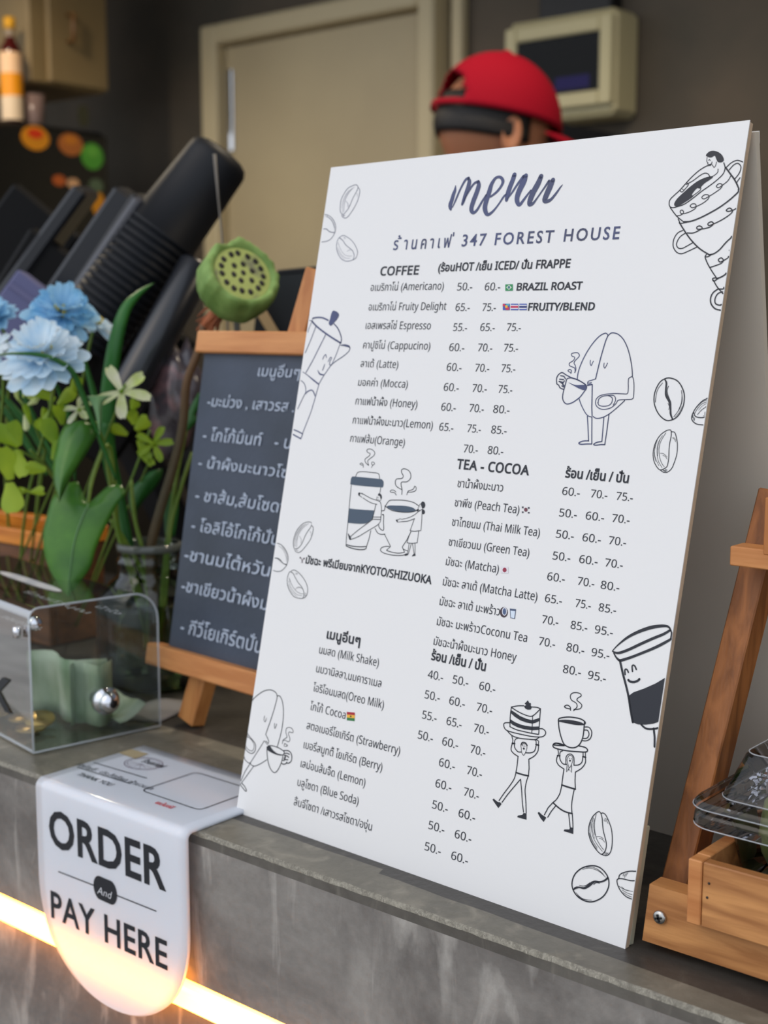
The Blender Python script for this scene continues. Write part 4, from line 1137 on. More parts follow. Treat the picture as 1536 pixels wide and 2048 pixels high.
leafpx('leaf', M_leafp, [((762, 420), (763, 418), (765, 420)), ((745, 320), (762, 310), (778, 320)), ((722, 230), (750, 220), (782, 220)), ((690, 160), (745, 150), (800, 160)), ((662, 122), (760, 118), (862, 120))], 1.10, 1.12, .004, K, 0, 760)
leafpx('leaf', M_leafd, [((1035, 1130), (1045, 1130), (1052, 1130)), ((1000, 1010), (1030, 1000), (1060, 1000)), ((985, 900), (1060, 880), (1130, 900)), ((1000, 830), (1110, 780), (1200, 820)), ((1060, 780), (1160, 730), (1245, 740)), ((1150, 700), (1200, 690), (1250, 680))], 1.22, 1.24, .008, K, 0, 760)
leafpx('leaf', M_leafd, [((790, 330), (815, 330), (835, 330)), ((800, 500), (830, 500), (870, 500)), ((815, 700), (840, 700), (885, 700)), ((860, 840), (868, 840), (880, 840))], 1.19, 1.2, .004, K, 0, 760)
leafpx('leaf', M_leafd, [((1530, 100), (1531, 100), (1532, 100)), ((1470, 200), (1500, 200), (1536, 200)), ((1440, 280), (1465, 280), (1500, 260)), ((1405, 340), (1445, 330), (1510, 310)), ((1410, 400), (1430, 400), (1450, 380))], 1.23, 1.22, .003, K, 0, 760)
leafpx('leaf', M_leafd, [((1285, 850), (1290, 850), (1295, 850)), ((1265, 960), (1310, 950), (1360, 900)), ((1262, 1080), (1305, 1080), (1370, 1000)), ((1270, 1200), (1300, 1200), (1340, 1200))], 1.22, 1.21, .003, K, 0, 760)
mb = MB(); stem(mb, [(175, 1012, 1.13), (186, 955, 1.15), (215, 890, 1.17), (228, 960, 1.18), (236, 1060, 1.19), (262, 1150, 1.195), (290, 1260, 1.2), (300, 1320, 1.2)], (.0016, .0026)); mb.build('stalk', M_stem, t)
for pts in ([(190, 845, 1.13), (210, 900, 1.16), (226, 1000, 1.18), (240, 1080, 1.19), (285, 1200, 1.2), (292, 1300, 1.2)], [(262, 960, 1.2), (270, 1040, 1.2), (285, 1100, 1.2), (298, 1180, 1.2), (296, 1300, 1.2)],
            [(372, 860, 1.23), (352, 960, 1.22), (335, 1080, 1.21), (325, 1180, 1.2), (318, 1290, 1.2)], [(385, 905, 1.23), (362, 975, 1.22), (340, 1060, 1.21), (330, 1200, 1.2), (312, 1300, 1.2)], [(222, 1040, 1.19), (255, 1090, 1.2), (290, 1160, 1.2), (300, 1240, 1.2)]):
    mb = MB(); stem(mb, pts, (.0017, .0024)); mb.build('stalk', M_stem, t)
# long blades
def blade(label, pts, w, m=M_leafd, name='grass_blade'):
    P = crom(pts, 6); n = len(P); rows = []
    for i, (x, y, d) in enumerate(P):
        a = P[max(i - 1, 0)]; b = P[min(i + 1, n - 1)]; dx, dy = b[0] - a[0], b[1] - a[1]; l = math.hypot(dx, dy) or 1
        tt_ = i / (n - 1); ww = w * (max(0, math.sin(PI * (.14 + .86 * tt_))) ** .8 + .01)
        nx, ny = -dy / l * ww, dx / l * ww
        rows.append([at(x + nx * s, y + ny * s, d=d + .003 * s * s) for s in (-1, -.5, 0, .5, 1)])
    o = MB().grid(rows).build(name, m); solidify(o, .0005); tag(o, label, 'leaf', 'long grass blades in the flower arrangement'); return o
blade('tall broad grass blade curving up to a fine tip beside the black cups', [(262, 1110, 1.2), (240, 1010, 1.2), (216, 900, 1.2), (216, 800, 1.2), (228, 700, 1.2), (248, 625, 1.21), (275, 590, 1.22), (308, 566, 1.23)], 16)
blade('dark narrow blade arching over the largest pale blue flower', [(232, 960, 1.14), (200, 880, 1.13), (165, 790, 1.12), (140, 738, 1.11), (90, 712, 1.10), (30, 707, 1.10), (-20, 712, 1.10)], 6)
blade('straight bright green blade rising behind the largest blue flower', [(238, 1000, 1.22), (205, 860, 1.22), (180, 760, 1.22), (160, 690, 1.22)], 7)
blade('green blade leaning left below the largest blue flower', [(150, 960, 1.2), (140, 840, 1.2), (122, 790, 1.19), (104, 755, 1.18)], 6)
blade('green blade crossing at the left edge beneath the flowers', [(130, 960, 1.22), (70, 840, 1.22), (40, 780, 1.22), (0, 735, 1.22), (-30, 720, 1.22)], 6)
blade('lowest dark green blade at the left edge of the arrangement', [(95, 950, 1.24), (50, 880, 1.24), (10, 820, 1.24), (-25, 790, 1.24)], 8)
blade('dark green blade behind the lime leaves at the left edge', [(120, 960, 1.26), (70, 870, 1.26), (30, 820, 1.26), (-20, 760, 1.26)], 9)
# lotus pod
t = thing('lotus_pod', JP + Vector((.004, .004, .006)), 'green lotus seed pod on a brown stalk leaning out of the glass jar', 'seed pod')
mb = MB(); stem(mb, [(408, 650, 1.19), (398, 700, 1.19), (374, 765, 1.195), (366, 850, 1.2), (345, 940, 1.2), (318, 1030, 1.2), (300, 1110, 1.2), (306, 1200, 1.2), (310, 1300, 1.2)], (.0034, .0052)); mb.build('stalk', M_brownstem, t)
pc = at(484, 548, d=1.165)                                 # centre of the seed face
ax = (-(FL * 1.0) * .74 + RT * .42 + Vector((0, 0, 1)) * .50).normalized()    # faces the viewer, up and to the right
px_ = ax.cross(Vector((0, 0, 1))).normalized(); py_ = px_.cross(ax).normalized() * 1
PM = fr(pc, px_, ax.cross(px_), ax)
mb = MB(); vs = []; n = 64
profp = [(.0245, .000), (.0268, .0036), (.0298, .0050), (.0322, .0022), (.0336, -.005), (.0338, -.016), (.0302, -.028), (.023, -.037), (.013, -.042), (.006, -.045)]
for i, (r, z) in enumerate(profp):
    for k in range(n):
        a = 2 * PI * k / n
        w_ = 2.0 * mn.noise(Vector((math.cos(a) * 2.2, math.sin(a) * 2.2, z * 20))) + 1.1 * mn.noise(Vector((math.cos(a) * 6, math.sin(a) * 6, 4)))
        q = {0: .0003, 1: .0014, 2: .0019, 3: .0018, 4: .0013, 5: .0012, 6: .0013, 7: .001, 8: .0005, 9: .0}[i]
        vs.append(((r + w_ * q) * math.cos(a), (r + w_ * q) * math.sin(a), z + w_ * q * (1.1 if i in (1, 2, 3) else .2)))
fs = [(i * n + k, i * n + (k + 1) % n, (i + 1) * n + (k + 1) % n, (i + 1) * n + k) for i in range(len(profp) - 1) for k in range(n)]
fs.append(tuple(range((len(profp) - 1) * n, len(profp) * n)))
mb.add(vs, fs, True, PM); pod = mb.build('pod', M_pod, t)
MB().lathe([(.0250, .0012), (.020, .0018), (.0001, .0022)], 48, PM).build('seed_face', M_podface, pod)
seeds = [(0, 0)] + [(.0088, 60 * i + 10) for i in range(6)] + [(.0186, 24 * i + 4) for i in range(15)]
hole = None
for r, a in seeds:
    x, y = r * math.cos(R_(a)), r * math.sin(R_(a)); x += random.uniform(-.0008, .0008); y += random.uniform(-.0008, .0008)
    M = PM @ Matrix.Translation((x, y, .0021)) @ Matrix.Diagonal((1, 1.25, 1, 1))
    MB().lathe([(.0001, .0007), (.0018, .0006), (.0025, -.0002)], 10, M).build('seed_hole', M_seed, pod)
mb = MB(); bp_ = PM @ Vector((0, 0, -.044)); tp_ = at(408, 655, d=1.19)
for i in range(26):
    a = 2 * PI * i / 26; o1 = Vector((math.cos(a), math.sin(a) * .5, 0)) * .006
    e = tp_ + Vector((random.uniform(-.012, .014), random.uniform(-.006, .006), random.uniform(-.022, .01)))
    mb.tube([bp_ + o1 * .8, bp_.lerp(e, .5) + o1 * random.uniform(.4, 1.6), e], [.0016, .0011, .0004], 5)
mb.tube([bp_, tp_], [.006, .0045], 8); h_ = mb.build('frayed_husk', M_husk, t); h_['kind'] = 'stuff'

# ---------------- artificial flowers, standing in the amber crate on the left
CR = at(50, 1066, d=1.33)
t = thing('amber_crate', (CR.x - .1, CR.y + .06, 1.0), 'amber and brown wooden crate at the left edge holding the flowers', 'crate')
cM = Matrix.Translation((0, 0, 0)); x1_ = at(93, 1066, d=1.33).x; y0_ = at(93, 1066, d=1.33).y; zt = at(93, 1066, d=1.33).z
x0_ = x1_ - .30; yk_ = y0_ + .062
for (a, b, c, dd_, m_, nm) in ((x0_, x1_, y0_, y0_ + .008, M_brownw, 'side_board'), (x0_, x1_, yk_, yk_ + .008, M_brownw, 'side_board'), (x1_ - .008, x1_, y0_ + .0085, yk_ - .0005, M_brownw, 'end_board'), (x0_, x0_ + .008, y0_ + .0085, yk_ - .0005, M_brownw, 'end_board')):
    for z0, z1 in ((1.001, 1.001 + (zt - 1.018) * .48), (1.001 + (zt - 1.018) * .5, zt - .017)): MB().box(a, b, c, dd_, z0, z1, bev=.001).build(nm, m_, t)
for (a, b, c, dd_) in ((x0_ - .004, x1_ + .004, y0_ - .006, y0_ + .012), (x0_ - .004, x1_ + .004, yk_ - .004, yk_ + .012), (x1_ - .012, x1_ + .004, y0_ + .0125, yk_ - .0045), (x0_ - .004, x0_ + .012, y0_ + .0125, yk_ - .0045)):
    MB().box(a, b, c, dd_, zt - .0165, zt, bev=.0015).build('rim_board', M_orange, t)
MB().box(x0_ + .0085, x1_ - .0085, y0_ + .0085, yk_ - .0005, 1.001, 1.006).build('floor_board', M_brownw, t)
base = Vector(((x0_ + x1_) / 2 + .05, y0_ + .036, 1.008))
def petal(mb, M, L, w, lift, tipcut=0, curl=0, nn=5):
    rows = []
    for i in range(nn + 1):
        s = i / nn; ww = w * (.35 + .65 * min(1, s * 1.7)) * (1 if s < .75 else math.cos((s - .75) * 4.4) ** .6)
        z = lift * s + curl * s * s; rr_ = []
        for j in (-1, -.5, 0, .5, 1):
            xx = L * s + (tipcut * (abs(j) if i == nn else 0)); rr_.append(M @ Vector((xx + (random.uniform(-.001, .001) if i == nn else 0), ww * j, z + .0016 * j * j)))
        rows.append(rr_)
    mb.grid(rows)
def flower(label, px, py, d, rad, nrm, m, stem_to, layers=3, npet=11):
    c = at(px, py, d=d); n_ = nrm.normalized(); x = n_.orthogonal().normalized(); M0 = fr(c, x, n_.cross(x), n_)
    t = thing('blue_flower', stem_to, label, 'flower', 'pale blue artificial flowers')
    for l in range(layers):
        for k in range(npet):
            mb = MB(); a = 2 * PI * k / npet + l * .35 + random.uniform(-.12, .12); s = 1 - l * .17
            petal(mb, M0 @ Matrix.Translation((0, 0, l * .0025)) @ Matrix.Rotation(a, 4, 'Z'), rad * s * random.uniform(.85, 1.08), rad * random.uniform(.17, .24) * s, rad * (.10 + .20 * l), -.002, -rad * .12)
            mb.build('petal', m, t)
    mb = MB()
    for i in range(16):
        a = random.uniform(0, 2 * PI); r = random.uniform(0, rad * .16); q = Vector((r * math.cos(a), r * math.sin(a), .004)); mb.tube([M0 @ q, M0 @ (q * 1.4 + Vector((0, 0, rad * .22)))], [.0005, .0008], 5)
    s_ = mb.build('stamens', M_yel, t); s_['kind'] = 'stuff'
    mb = MB(); mb.tube([Vector(p) for p in crom([c - n_ * .001, c - n_ * .02 + Vector((0, 0, -.02)), c.lerp(stem_to, .5) + Vector((-.005, 0, .0)), stem_to], 6)], .0014, 6); mb.build('stem', M_stem, t)
    return t
V = lambda f, r, u: -FL * f + RT * r + Vector((0, 0, 1)) * u
flower('largest pale blue flower with whitish petals in front of the other blooms', 90, 722, 1.13, .040, V(.62, -.05, .72), M_bluel, base + Vector((.02, -.02, 0)), 4, 14)
flower('deeper blue flower seen at an angle above the largest bloom', 122, 635, 1.20, .034, V(.55, .28, .62), M_blue, base + Vector((.01, 0, 0)), 4, 14)
flower('small greyish blue flower seen from its side at right of the blooms', 188, 655, 1.24, .025, V(.15, .5, .85), M_bluel, base + Vector((.03, .01, 0)), 2, 8)
flower('blue flower cut by the left edge, upper one', -6, 640, 1.22, .025, V(.5, -.3, .7), M_blue, base + Vector((-.02, .01, 0)), 3, 11)
flower('white blue flower at the left edge just below the upper one', -12, 700, 1.18, .020, V(.7, -.1, .5), M_bluel, base + Vector((-.02, -.01, 0)), 2, 9)
# blossoms and lime sprigs
def blossom(label, px, py, d, rad, nrm, m, to, npet=5, cat='flower', grp='small white and green blossoms', name='white_blossom', via=None):
    c = at(px, py, d=d); n_ = nrm.normalized(); x = n_.orthogonal().normalized(); M0 = fr(c, x, n_.cross(x), n_)
    t = thing(name, to, label, cat, grp)
    for k in range(npet):
        mb = MB(); petal(mb, M0 @ Matrix.Rotation(2 * PI * k / npet + random.uniform(-.2, .2), 4, 'Z'), rad, rad * .2, rad * .25, 0, -rad * .2); o = mb.build('petal', m, t)
    mb = MB(); mb.lathe([(.0001, .003), (.0018, .002), (.0022, 0), (.001, -.003)], 8, M0); mb.build('centre', M_lime, t)
    mb = MB(); mb.tube([Vector(p) for p in crom([c, c - n_ * .012, (at(*via) if via else c.lerp(to, .5)), to], 5)], .001, 6); mb.build('stem', M_stem, t)
blossom('five-petalled cream blossom beside the broad grass blade', 243, 784, 1.14, .024, V(.9, .2, .4), M_whitep, base + Vector((.05, -.02, 0)))
blossom('half-open lime and white blossom left of the pale folded leaf', 160, 822, 1.14, .016, V(.6, -.3, .7), M_whitep, base + Vector((.04, -.02, 0)))
blossom('small lime green star blossom beside the brown lotus stalk', 308, 888, 1.2, .017, V(.9, 0, .3), M_lime, base + Vector((.09, 0, 0)))
def sprig(label, pts, leaves, to, m=M_lime):
    t = thing('lime_sprig', to, label, 'plant', 'lime leaf sprigs under the blue flowers')
    P = [at(x, y, d=d) for x, y, d in crom(pts, 5)]; mb = MB(); mb.tube(P + [to], .0012, 6); mb.build('stem', M_stem, t)
    for (x, y, d, ang, L, w) in leaves:
        c = at(x, y, d=d); a = R_(ang); u = (RT * math.cos(a) + Vector((0, 0, 1)) * math.sin(a) - FL * .25).normalized(); v = u.cross(-FL).normalized(); M0 = fr(c, u, v, u.cross(v))
        mb = MB(); petal(mb, M0, L * .86, w * .72, .003, 0, -.004, 6); o = mb.build('leaf', m, t)
sprig('lime sprig with broad rounded leaves at the left edge', [(5, 900, 1.16), (35, 900, 1.17), (80, 925, 1.18), (110, 960, 1.2)],
      [(38, 892, 1.15, 140, .030, .011), (38, 892, 1.15, 100, .026, .009), (30, 900, 1.15, -70, .028, .009), (40, 900, 1.16, -100, .022, .008), (20, 960, 1.15, 100, .034, .013), (18, 965, 1.15, -80, .030, .014), (25, 985, 1.16, 10, .014, .004)], base + Vector((-.02, -.02, 0)))
sprig('lime sprig with spoon-shaped leaves left of the hanging green leaves', [(60, 900, 1.17), (90, 930, 1.18), (115, 965, 1.2)],
      [(112, 890, 1.15, 110, .028, .011), (105, 920, 1.15, 60, .022, .009), (92, 940, 1.15, 170, .020, .008), (60, 985, 1.16, 160, .012, .003), (60, 985, 1.16, 10, .016, .006), (100, 870, 1.16, 130, .020, .007)], base + Vector((.02, -.02, 0)))
sprig('olive lime sprig of small leaves directly under the largest blue flower', [(95, 790, 1.17), (110, 850, 1.18), (125, 940, 1.2)],
      [(110, 800, 1.16, 150, .028, .008), (115, 810, 1.16, 40, .024, .008), (125, 850, 1.17, 100, .022, .008), (100, 820, 1.16, -110, .018, .006), (140, 790, 1.17, 60, .022, .007), (60, 850, 1.17, 100, .022, .004), (85, 860, 1.17, 80, .024, .004), (120, 870, 1.17, -60, .016, .006)], base + Vector((.01, 0, 0)))
sprig('lime sprig with curled leaves between the grass blade and lotus stalk', [(300, 860, 1.21), (285, 900, 1.21), (262, 960, 1.21), (240, 1010, 1.21)],
      [(268, 850, 1.2, 100, .016, .008), (270, 860, 1.2, 40, .020, .009), (275, 880, 1.2, -60, .024, .007), (262, 820, 1.2, 60, .012, .007), (285, 905, 1.2, -50, .018, .005), (255, 870, 1.2, 150, .018, .007)], base + Vector((.09, 0, 0)))
sprig('tuft of cream and green budded twigs at the left among the blades', [(30, 790, 1.18), (60, 830, 1.18), (90, 900, 1.2)],
      [(35, 800, 1.17, 100, .018, .004), (45, 795, 1.17, 60, .014, .004), (55, 810, 1.17, 30, .012, .004), (48, 830, 1.17, -80, .016, .004), (78, 800, 1.17, 150, .012, .005)], base + Vector((-.01, .01, 0)), M_whitep)

# ================================================================ black cups in the tilted dispenser
CA = (RT * .60 + Vector((0, 0, 1)) * .79 + FL * .06).normalized()       # axis of the stacks
def cone_cup(M, m=M_cup):
    return MB().lathe([(.0001, .1075), (.012, .1070), (.022, .1052), (.029, .1018), (.0322, .0965), (.0328, .090), (.0372, .004), (.0384, .0035), (.0388, .0015), (.0382, .0), (.0370, .0005), (.0318, .090), (.0001, .0905)], 36, M)
def axis_frame(o, zdir):
    x = (-FL).cross(zdir).normalized(); y = zdir.cross(x).normalized(); return fr(o, x, y, zdir)
tip = at(446, 306, d=1.42)
first = None
SPC = .0080
ORD = 'first second third fourth fifth sixth seventh eighth ninth tenth eleventh twelfth thirteenth fourteenth fifteenth sixteenth seventeenth eighteenth'.split()
for i in range(18):
    o0_ = tip - CA * (.104 + SPC * i)
    M = axis_frame(o0_, CA)
    if first is None:
        mb = cone_cup(M); first = mb.build('paper_cup', M_cup, None, tip - CA * .104); c = first
        lb = 'black paper cup at the top of the tilted stack, bottom facing up'
    else:
        c = first.copy(); COL.objects.link(c); c.location = tip - CA * (.104 + SPC * i)
        lb = 'nested black paper cup, the %s one down from the top of the tilted stack' % ORD[i]
    tag(c, lb, 'cup', 'nested black cups in the tilted stack')
first['group'] = 'nested black cups in the tilted stack'
M_blk = mat('matte_black_plastic', (7, 7, 9), .6, spec=.2)
t = thing('cup_dispenser', at(150, 700, d=1.50), 'tilted charcoal cup dispenser with long channels behind the blue flowers', 'dispenser')
def chan(name, px, py, qx, qy, d, w_, th_, m, par=t):
    a, b = at(px, py, d=d), at(qx, qy, d=d + .02); mb = MB(); mb.bar(b, a, w_, th_, up=-FL, bev=.004); return mb.build(name, m, par)
chan('channel_wall', 262, 385, 20, 740, 1.46, .026, .05, M_dark2)
chan('channel_wall', 290, 392, 60, 742, 1.43, .017, .05, M_dark3)
chan('channel_rail', 282, 396, 80, 690, 1.40, .012, .012, mat('grey_plastic_rail', (74, 74, 80), .35))
chan('channel_wall', 176, 378, -60, 700, 1.55, .018, .06, M_dark2)
chan('channel_back', 100, 420, -140, 740, 1.64, .10, .02, M_blk)
chan('channel_back', 230, 570, 60, 830, 1.54, .22, .02, M_blk)
tb = MB(); a, b = at(398, 525, d=1.37), at(232, 828, d=1.33)
tb.tube([b, b.lerp(a, .1), a - (a - b) * .02, a], [.0185, .0185, .0185, .015], 28); tb.build('lid_tube', mat('satin_black_tube', (26, 29, 36), .3, coat=.3), t)
tb = MB(); a, b = at(372, 505, d=1.44), at(205, 770, d=1.44); tb.tube([b, a], [.024, .024], 24); tb.build('lid_tube', M_blk, t)
tb = MB(); tb.tube([at(378, 500, d=1.405), at(226, 725, d=1.40)], .0022, 8); tb.build('tube_seam', mat('grey_seam_strip', (84, 86, 90), .4), t)
bw = at(150, 900, d=1.52)
MB().box(bw.x - .12, bw.x + .14, 1.12, 1.24, .881, .90, bev=.003).build('foot_plate', M_dark3, t)
MB().bar(Vector((bw.x, 1.18, .90)), at(150, 640, d=1.56), .05, .03, bev=.003).build('support_post', M_dark3, t)
MB().bar(Vector((bw.x + .09, 1.18, .90)), at(250, 640, d=1.56), .04, .03, bev=.003).build('support_post', M_dark3, t)
# thin grey wire rod behind the pod
tag(MB().tube([at(429, 308, d=1.27), at(437, 400, d=1.27), at(444, 470, d=1.27), at(455, 640, d=1.27), at(462, 1330, d=1.25)], [.0016, .0009, .0009, .0009, .0009], 6).build('wire_stick', mat('grey_wire', (112, 106, 98), .5)), 'thin grey wire stick rising behind the lotus pod with a tiny knob', 'stick')
# lavender box and plastic bag
lv = at(-12, 555, d=1.62)
t = thing('lavender_box', lv, 'pale lavender carton at the left edge behind the black cup dispenser', 'box')
M = axis_frame(at(45, 541, d=1.42), CA); MB().box(-.09, .0, -.02, .02, -.09, 0, M, bev=.002).build('carton', mat('lavender_card', (92, 94, 134), .6), t)
MB().box(-.088, -.002, .0205, .0215, -.020, -.014, M).build('fold_line', mat('lavender_fold', (96, 96, 134), .6), t)
mb = MB(); c = at(350, 800, d=1.36); vs = []; n, m_ = 20, 14
for i in range(m_ + 1):
    for k in range(n):
        ph, thh = PI * i / m_, 2 * PI * k / n; v = Vector((math.sin(ph) * math.cos(thh), math.sin(ph) * math.sin(thh), math.cos(ph)))
        r = 1 + .35 * mn.noise(v * 2.2) + .22 * mn.noise(v * 6); vs.append(c + Vector((v.x * .030 * r, v.y * .022 * r, v.z * .055 * r)))
fs = [(i * n + k, i * n + (k + 1) % n, (i + 1) * n + (k + 1) % n, (i + 1) * n + k) for i in range(m_) for k in range(n)]
mb.add(vs, fs, True); o = mb.build('plastic_bag', mat('crinkled_plastic_film', (84, 76, 82), .25, rgb2=(150, 110, 112), nscale=40, contrast=(.52, .7), bump=.5, bscale=60, spec=.8)); tag(o, 'crumpled grey and reddish plastic bag behind the brown lotus stalk', 'bag')
# second, black framed board seen behind the easel
t = thing('black_board', at(600, 700, d=1.40), 'second black framed board with tan wooden leg behind the pine easel', 'easel')
Mb = fr(at(508, 668, d=1.36), (RT * .97 - FL * .1).normalized(), Vector((0, 0, 1)), -(RT * .97 - FL * .1).normalized().cross(Vector((0, 0, 1))))
a_, b_, c_, d_ = at(516, 612, d=1.36), at(557, 541, d=1.36), at(720, 528, d=1.38), at(720, 760, d=1.38)
def flat(name, pts, m, th, par=t):
    o = MB().add(pts, [tuple(range(len(pts)))]).build(name, m, par); return solidify(o, th)
flat('board_face', [at(x, y, d=1.36) for x, y in ((505, 690), (515, 612), (557, 541), (720, 526), (720, 700))], mat('near_black_slate', (12, 18, 24), .35), .006)
MB().tube([at(557, 545, d=1.354), at(640, 537, d=1.354), at(720, 529, d=1.354)], .0025, 6, smooth=False).build('top_frame', M_dark2, t)
MB().bar(at(487, 565, d=1.33), at(562, 690, d=1.33), .010, .006, up=-FL).build('leg', mat('tan_wood_strip', (172, 142, 98), .5), t)
MB().bar(at(468, 560, d=1.34), at(477, 700, d=1.34), .006, .005, up=-FL).build('leg', mat('grey_leg_strip', (70, 68, 60), .5), t)

# ================================================================ far left: fridge, cabinet, bottle, stickers
FX = -2.85
zt = at(25, 240, x=FX).z
yr = at(222, 400, x=FX).y
t = thing('black_fridge', (FX - .3, yr - .5, 0), 'tall black fridge with colourful round stickers at the far left wall', 'fridge')
MB().box(FX - .60, FX - .012, yr - 1.0, yr, .03, zt, bev=.01).build('body', M_fridge, t)
MB().box(FX - .010, FX, yr - .99, yr - .005, .06, zt - .01, bev=.004).build('door', M_fridge, t)
MB().tube([(FX, yr - .06, 1.0), (FX + .03, yr - .06, 1.0), (FX + .03, yr - .06, 1.35), (FX, yr - .06, 1.35)], .008, 8).build('handle', M_dark3, t)
for k in range(4): MB().box(FX - .58 + .46 * (k % 2), FX - .50 + .46 * (k % 2), yr - .98 + .88 * (k // 2), yr - .90 + .88 * (k // 2), .001, .03).build('foot', M_dark, t)
def sticker(x, y, rx, ry, col, label, col2=None):
    c = at(x, y, x=FX); k = (c - CAM).dot(FW) / FPX
    p = [(FX + .0006, c.y + rx * k * 1.25 * math.cos(a) , c.z + ry * k * math.sin(a)) for a in [2 * PI * i / 20 for i in range(20)]]
    q = [(FX + .0016, a[1], a[2]) for a in p]
    mb = MB(); mb.add(p + q, [tuple(range(20))[::-1], tuple(range(20, 40))] + [(i, (i + 1) % 20, 20 + (i + 1) % 20, 20 + i) for i in range(20)])
    o = mb.build('sticker', flatc('sticker_print', col)); tag(o, label, 'sticker', 'stickers on the black fridge')
    if col2:
        pp = [(FX + .0022, c.y + rx * k * .7 * math.cos(a), c.z + ry * k * (.35 + .4 * math.sin(a))) for a in [2 * PI * i / 14 for i in range(14)]]
        MB().add(pp, [tuple(range(14))]).build('print_patch', flatc('sticker_patch', col2), o)
sticker(70, 276, 27, 24, (232, 150, 30), 'orange sticker with a red top, highest on the black fridge', (230, 60, 24))
sticker(141, 289, 24, 22, (190, 110, 50), 'brown orange square-ish sticker in the middle of the fridge row', (214, 130, 40))
sticker(184, 313, 22, 26, (84, 168, 56), 'bright green round sticker at the right of the fridge row', (110, 190, 70))
sticker(118, 361, 13, 11, (196, 96, 40), 'small rust coloured sticker, left one of the lower fridge row')
sticker(146, 367, 12, 10, (228, 176, 130), 'small pale peach sticker beside the rust coloured one')
sticker(192, 372, 14, 14, (90, 110, 84), 'dull grey green sticker right above the amber one')
sticker(196, 408, 13, 24, (226, 150, 30), 'tall amber sticker lowest on the fridge beside the dispenser')
sticker(166, 232, 11, 22, (62, 62, 44), 'dark olive oval sticker on the upper fridge')
# cabinet above
cy1 = at(212, 100, x=FX - .05).y; cz = at(206, 186, x=FX - .05).z
t = thing('tan_cabinet', (FX - .25, cy1 - .3, cz), 'tan wall cabinet above the black fridge in the upper left corner', 'cabinet')
cy0 = at(60, 100, x=FX - .05).y
MB().box(FX - .45, FX - .055, cy0 - .0, cy1, cz, 2.45, bev=.006).build('carcass', M_cab, t)
MB().box(FX - .053, FX - .05 + .012, at(92, 100, x=FX - .05).y, cy1 - .004, cz + .004, 2.44, bev=.004).build('door', M_cab, t)
mb = MB(); a = at(136, 30, x=FX - .038); b = at(136, 84, x=FX - .038); mb.tube([a, a + Vector((.022, 0, 0)), b + Vector((.022, 0, 0)), b], .006, 8); mb.build('handle', mat('brown_pull', (120, 84, 46), .4), t)
# bottle and tumbler on the fridge top
def bottle():
    c = at(26, 238, x=FX - .06); c = Vector((FX - .06, c.y, zt)); k = (at(26, 238, x=FX - .06) - CAM).dot(FW) / FPX; r = 22 * k
    t = thing('syrup_bottle', c, 'dark red bottle with white and orange label and yellow cap on the fridge', 'bottle'); M = Matrix.Translation(c + Vector((0, 0, .001)))
    H = 200 * k
    MB().lathe([(.0001, 0), (r * .95, 0), (r, .01), (r, H * .66), (r * .9, H * .72), (r * .5, H * .80), (r * .38, H * .84), (r * .38, H * .93), (.0001, H * .93)], 28, M).build('bottle_body', mat('dark_red_glass', (70, 18, 16), .15), t)
    MB().lathe([(r * 1.01, H * .03), (r * 1.01, H * .26)], 28, M).build('label_band', flatc('cream_label', (240, 214, 180)), t)
    MB().lathe([(r * 1.01, H * .26), (r * 1.01, H * .48)], 28, M).build('label_band', flatc('orange_label', (248, 158, 10)), t)
    MB().lathe([(r * 1.01, H * .48), (r * 1.01, H * .68)], 28, M).build('label_band', flatc('peach_label', (250, 205, 160)), t)
    MB().lathe([(.0001, H * 1.03), (r * .50, H * 1.02), (r * .52, H * .92), (r * .4, H * .91)], 24, M).build('cap', flatc('yellow_cap', (232, 168, 20)), t)
    MB().lathe([(r * .42, H * .84), (r * .42, H * .91)], 24, M).build('neck_ring', flatc('pale_neck_band', (150, 132, 110)), t)
bottle()
c = at(68, 240, x=FX - .06); c = Vector((FX - .06, c.y, zt + .001)); M = Matrix.Translation(c)
o = MB().lathe([(.0001, .0), (.022, .0), (.024, .004), (.028, .075), (.0275, .075), (.022, .006), (.0001, .004)], 24, M).build('glass_tumbler', mat('rosy_translucent_glass', (150, 126, 120), .2, trans=.3)); tag(o, 'small rosy translucent tumbler beside the bottle on the fridge', 'glass')

# ================================================================ electrical box on the back wall
t = thing('electrical_box', at(1120, 130, y=YB), 'cream electrical distribution box with smoked window on the back wall', 'electrical box')
ya = YB - .10
p = at(1012, 80, y=ya); q = at(1228, 230, y=ya); z1 = at(1225, 12, y=ya).z; z0 = at(1228, 228, y=ya).z
MB().box(p.x, q.x, ya, YB - .001, z0, z1, bev=.012).build('housing', M_beigeb, t)
w0, w1 = at(1040, 100, y=ya).x, at(1205, 100, y=ya).x; zz1 = at(1205, 62, y=ya).z; zz0 = at(1205, 180, y=ya).z
for bx_ in ((w0 - .03, w0, zz0 - .03, zz1 + .03), (w1, w1 + .03, zz0 - .03, zz1 + .03), (w0, w1, zz0 - .03, zz0), (w0, w1, zz1, zz1 + .03)):
    MB().box(bx_[0] + .0005, bx_[1] - .0005, ya - .016, ya - .0005, bx_[2], bx_[3], bev=.003).build('window_frame', M_beigeb, t)
MB().box(w0 + .001, w1 - .001, ya - .002, ya - .0008, zz0 + .001, zz1 - .001).build('breaker_plate', M_dark, t)
MB().box(w0 + .001, w1 - .001, ya - .0108, ya - .0100, zz0 + .001, zz1 - .001).build('smoked_pane', M_smoke, t)
for k in range(6):
    xx = w0 + .02 + (w1 - w0 - .05) * k / 6
    MB().box(xx, xx + .022, ya - .008, ya - .0021, (zz0 + zz1) / 2 - .025, (zz0 + zz1) / 2 + .03, bev=.001).build('breaker', M_dark2, t)
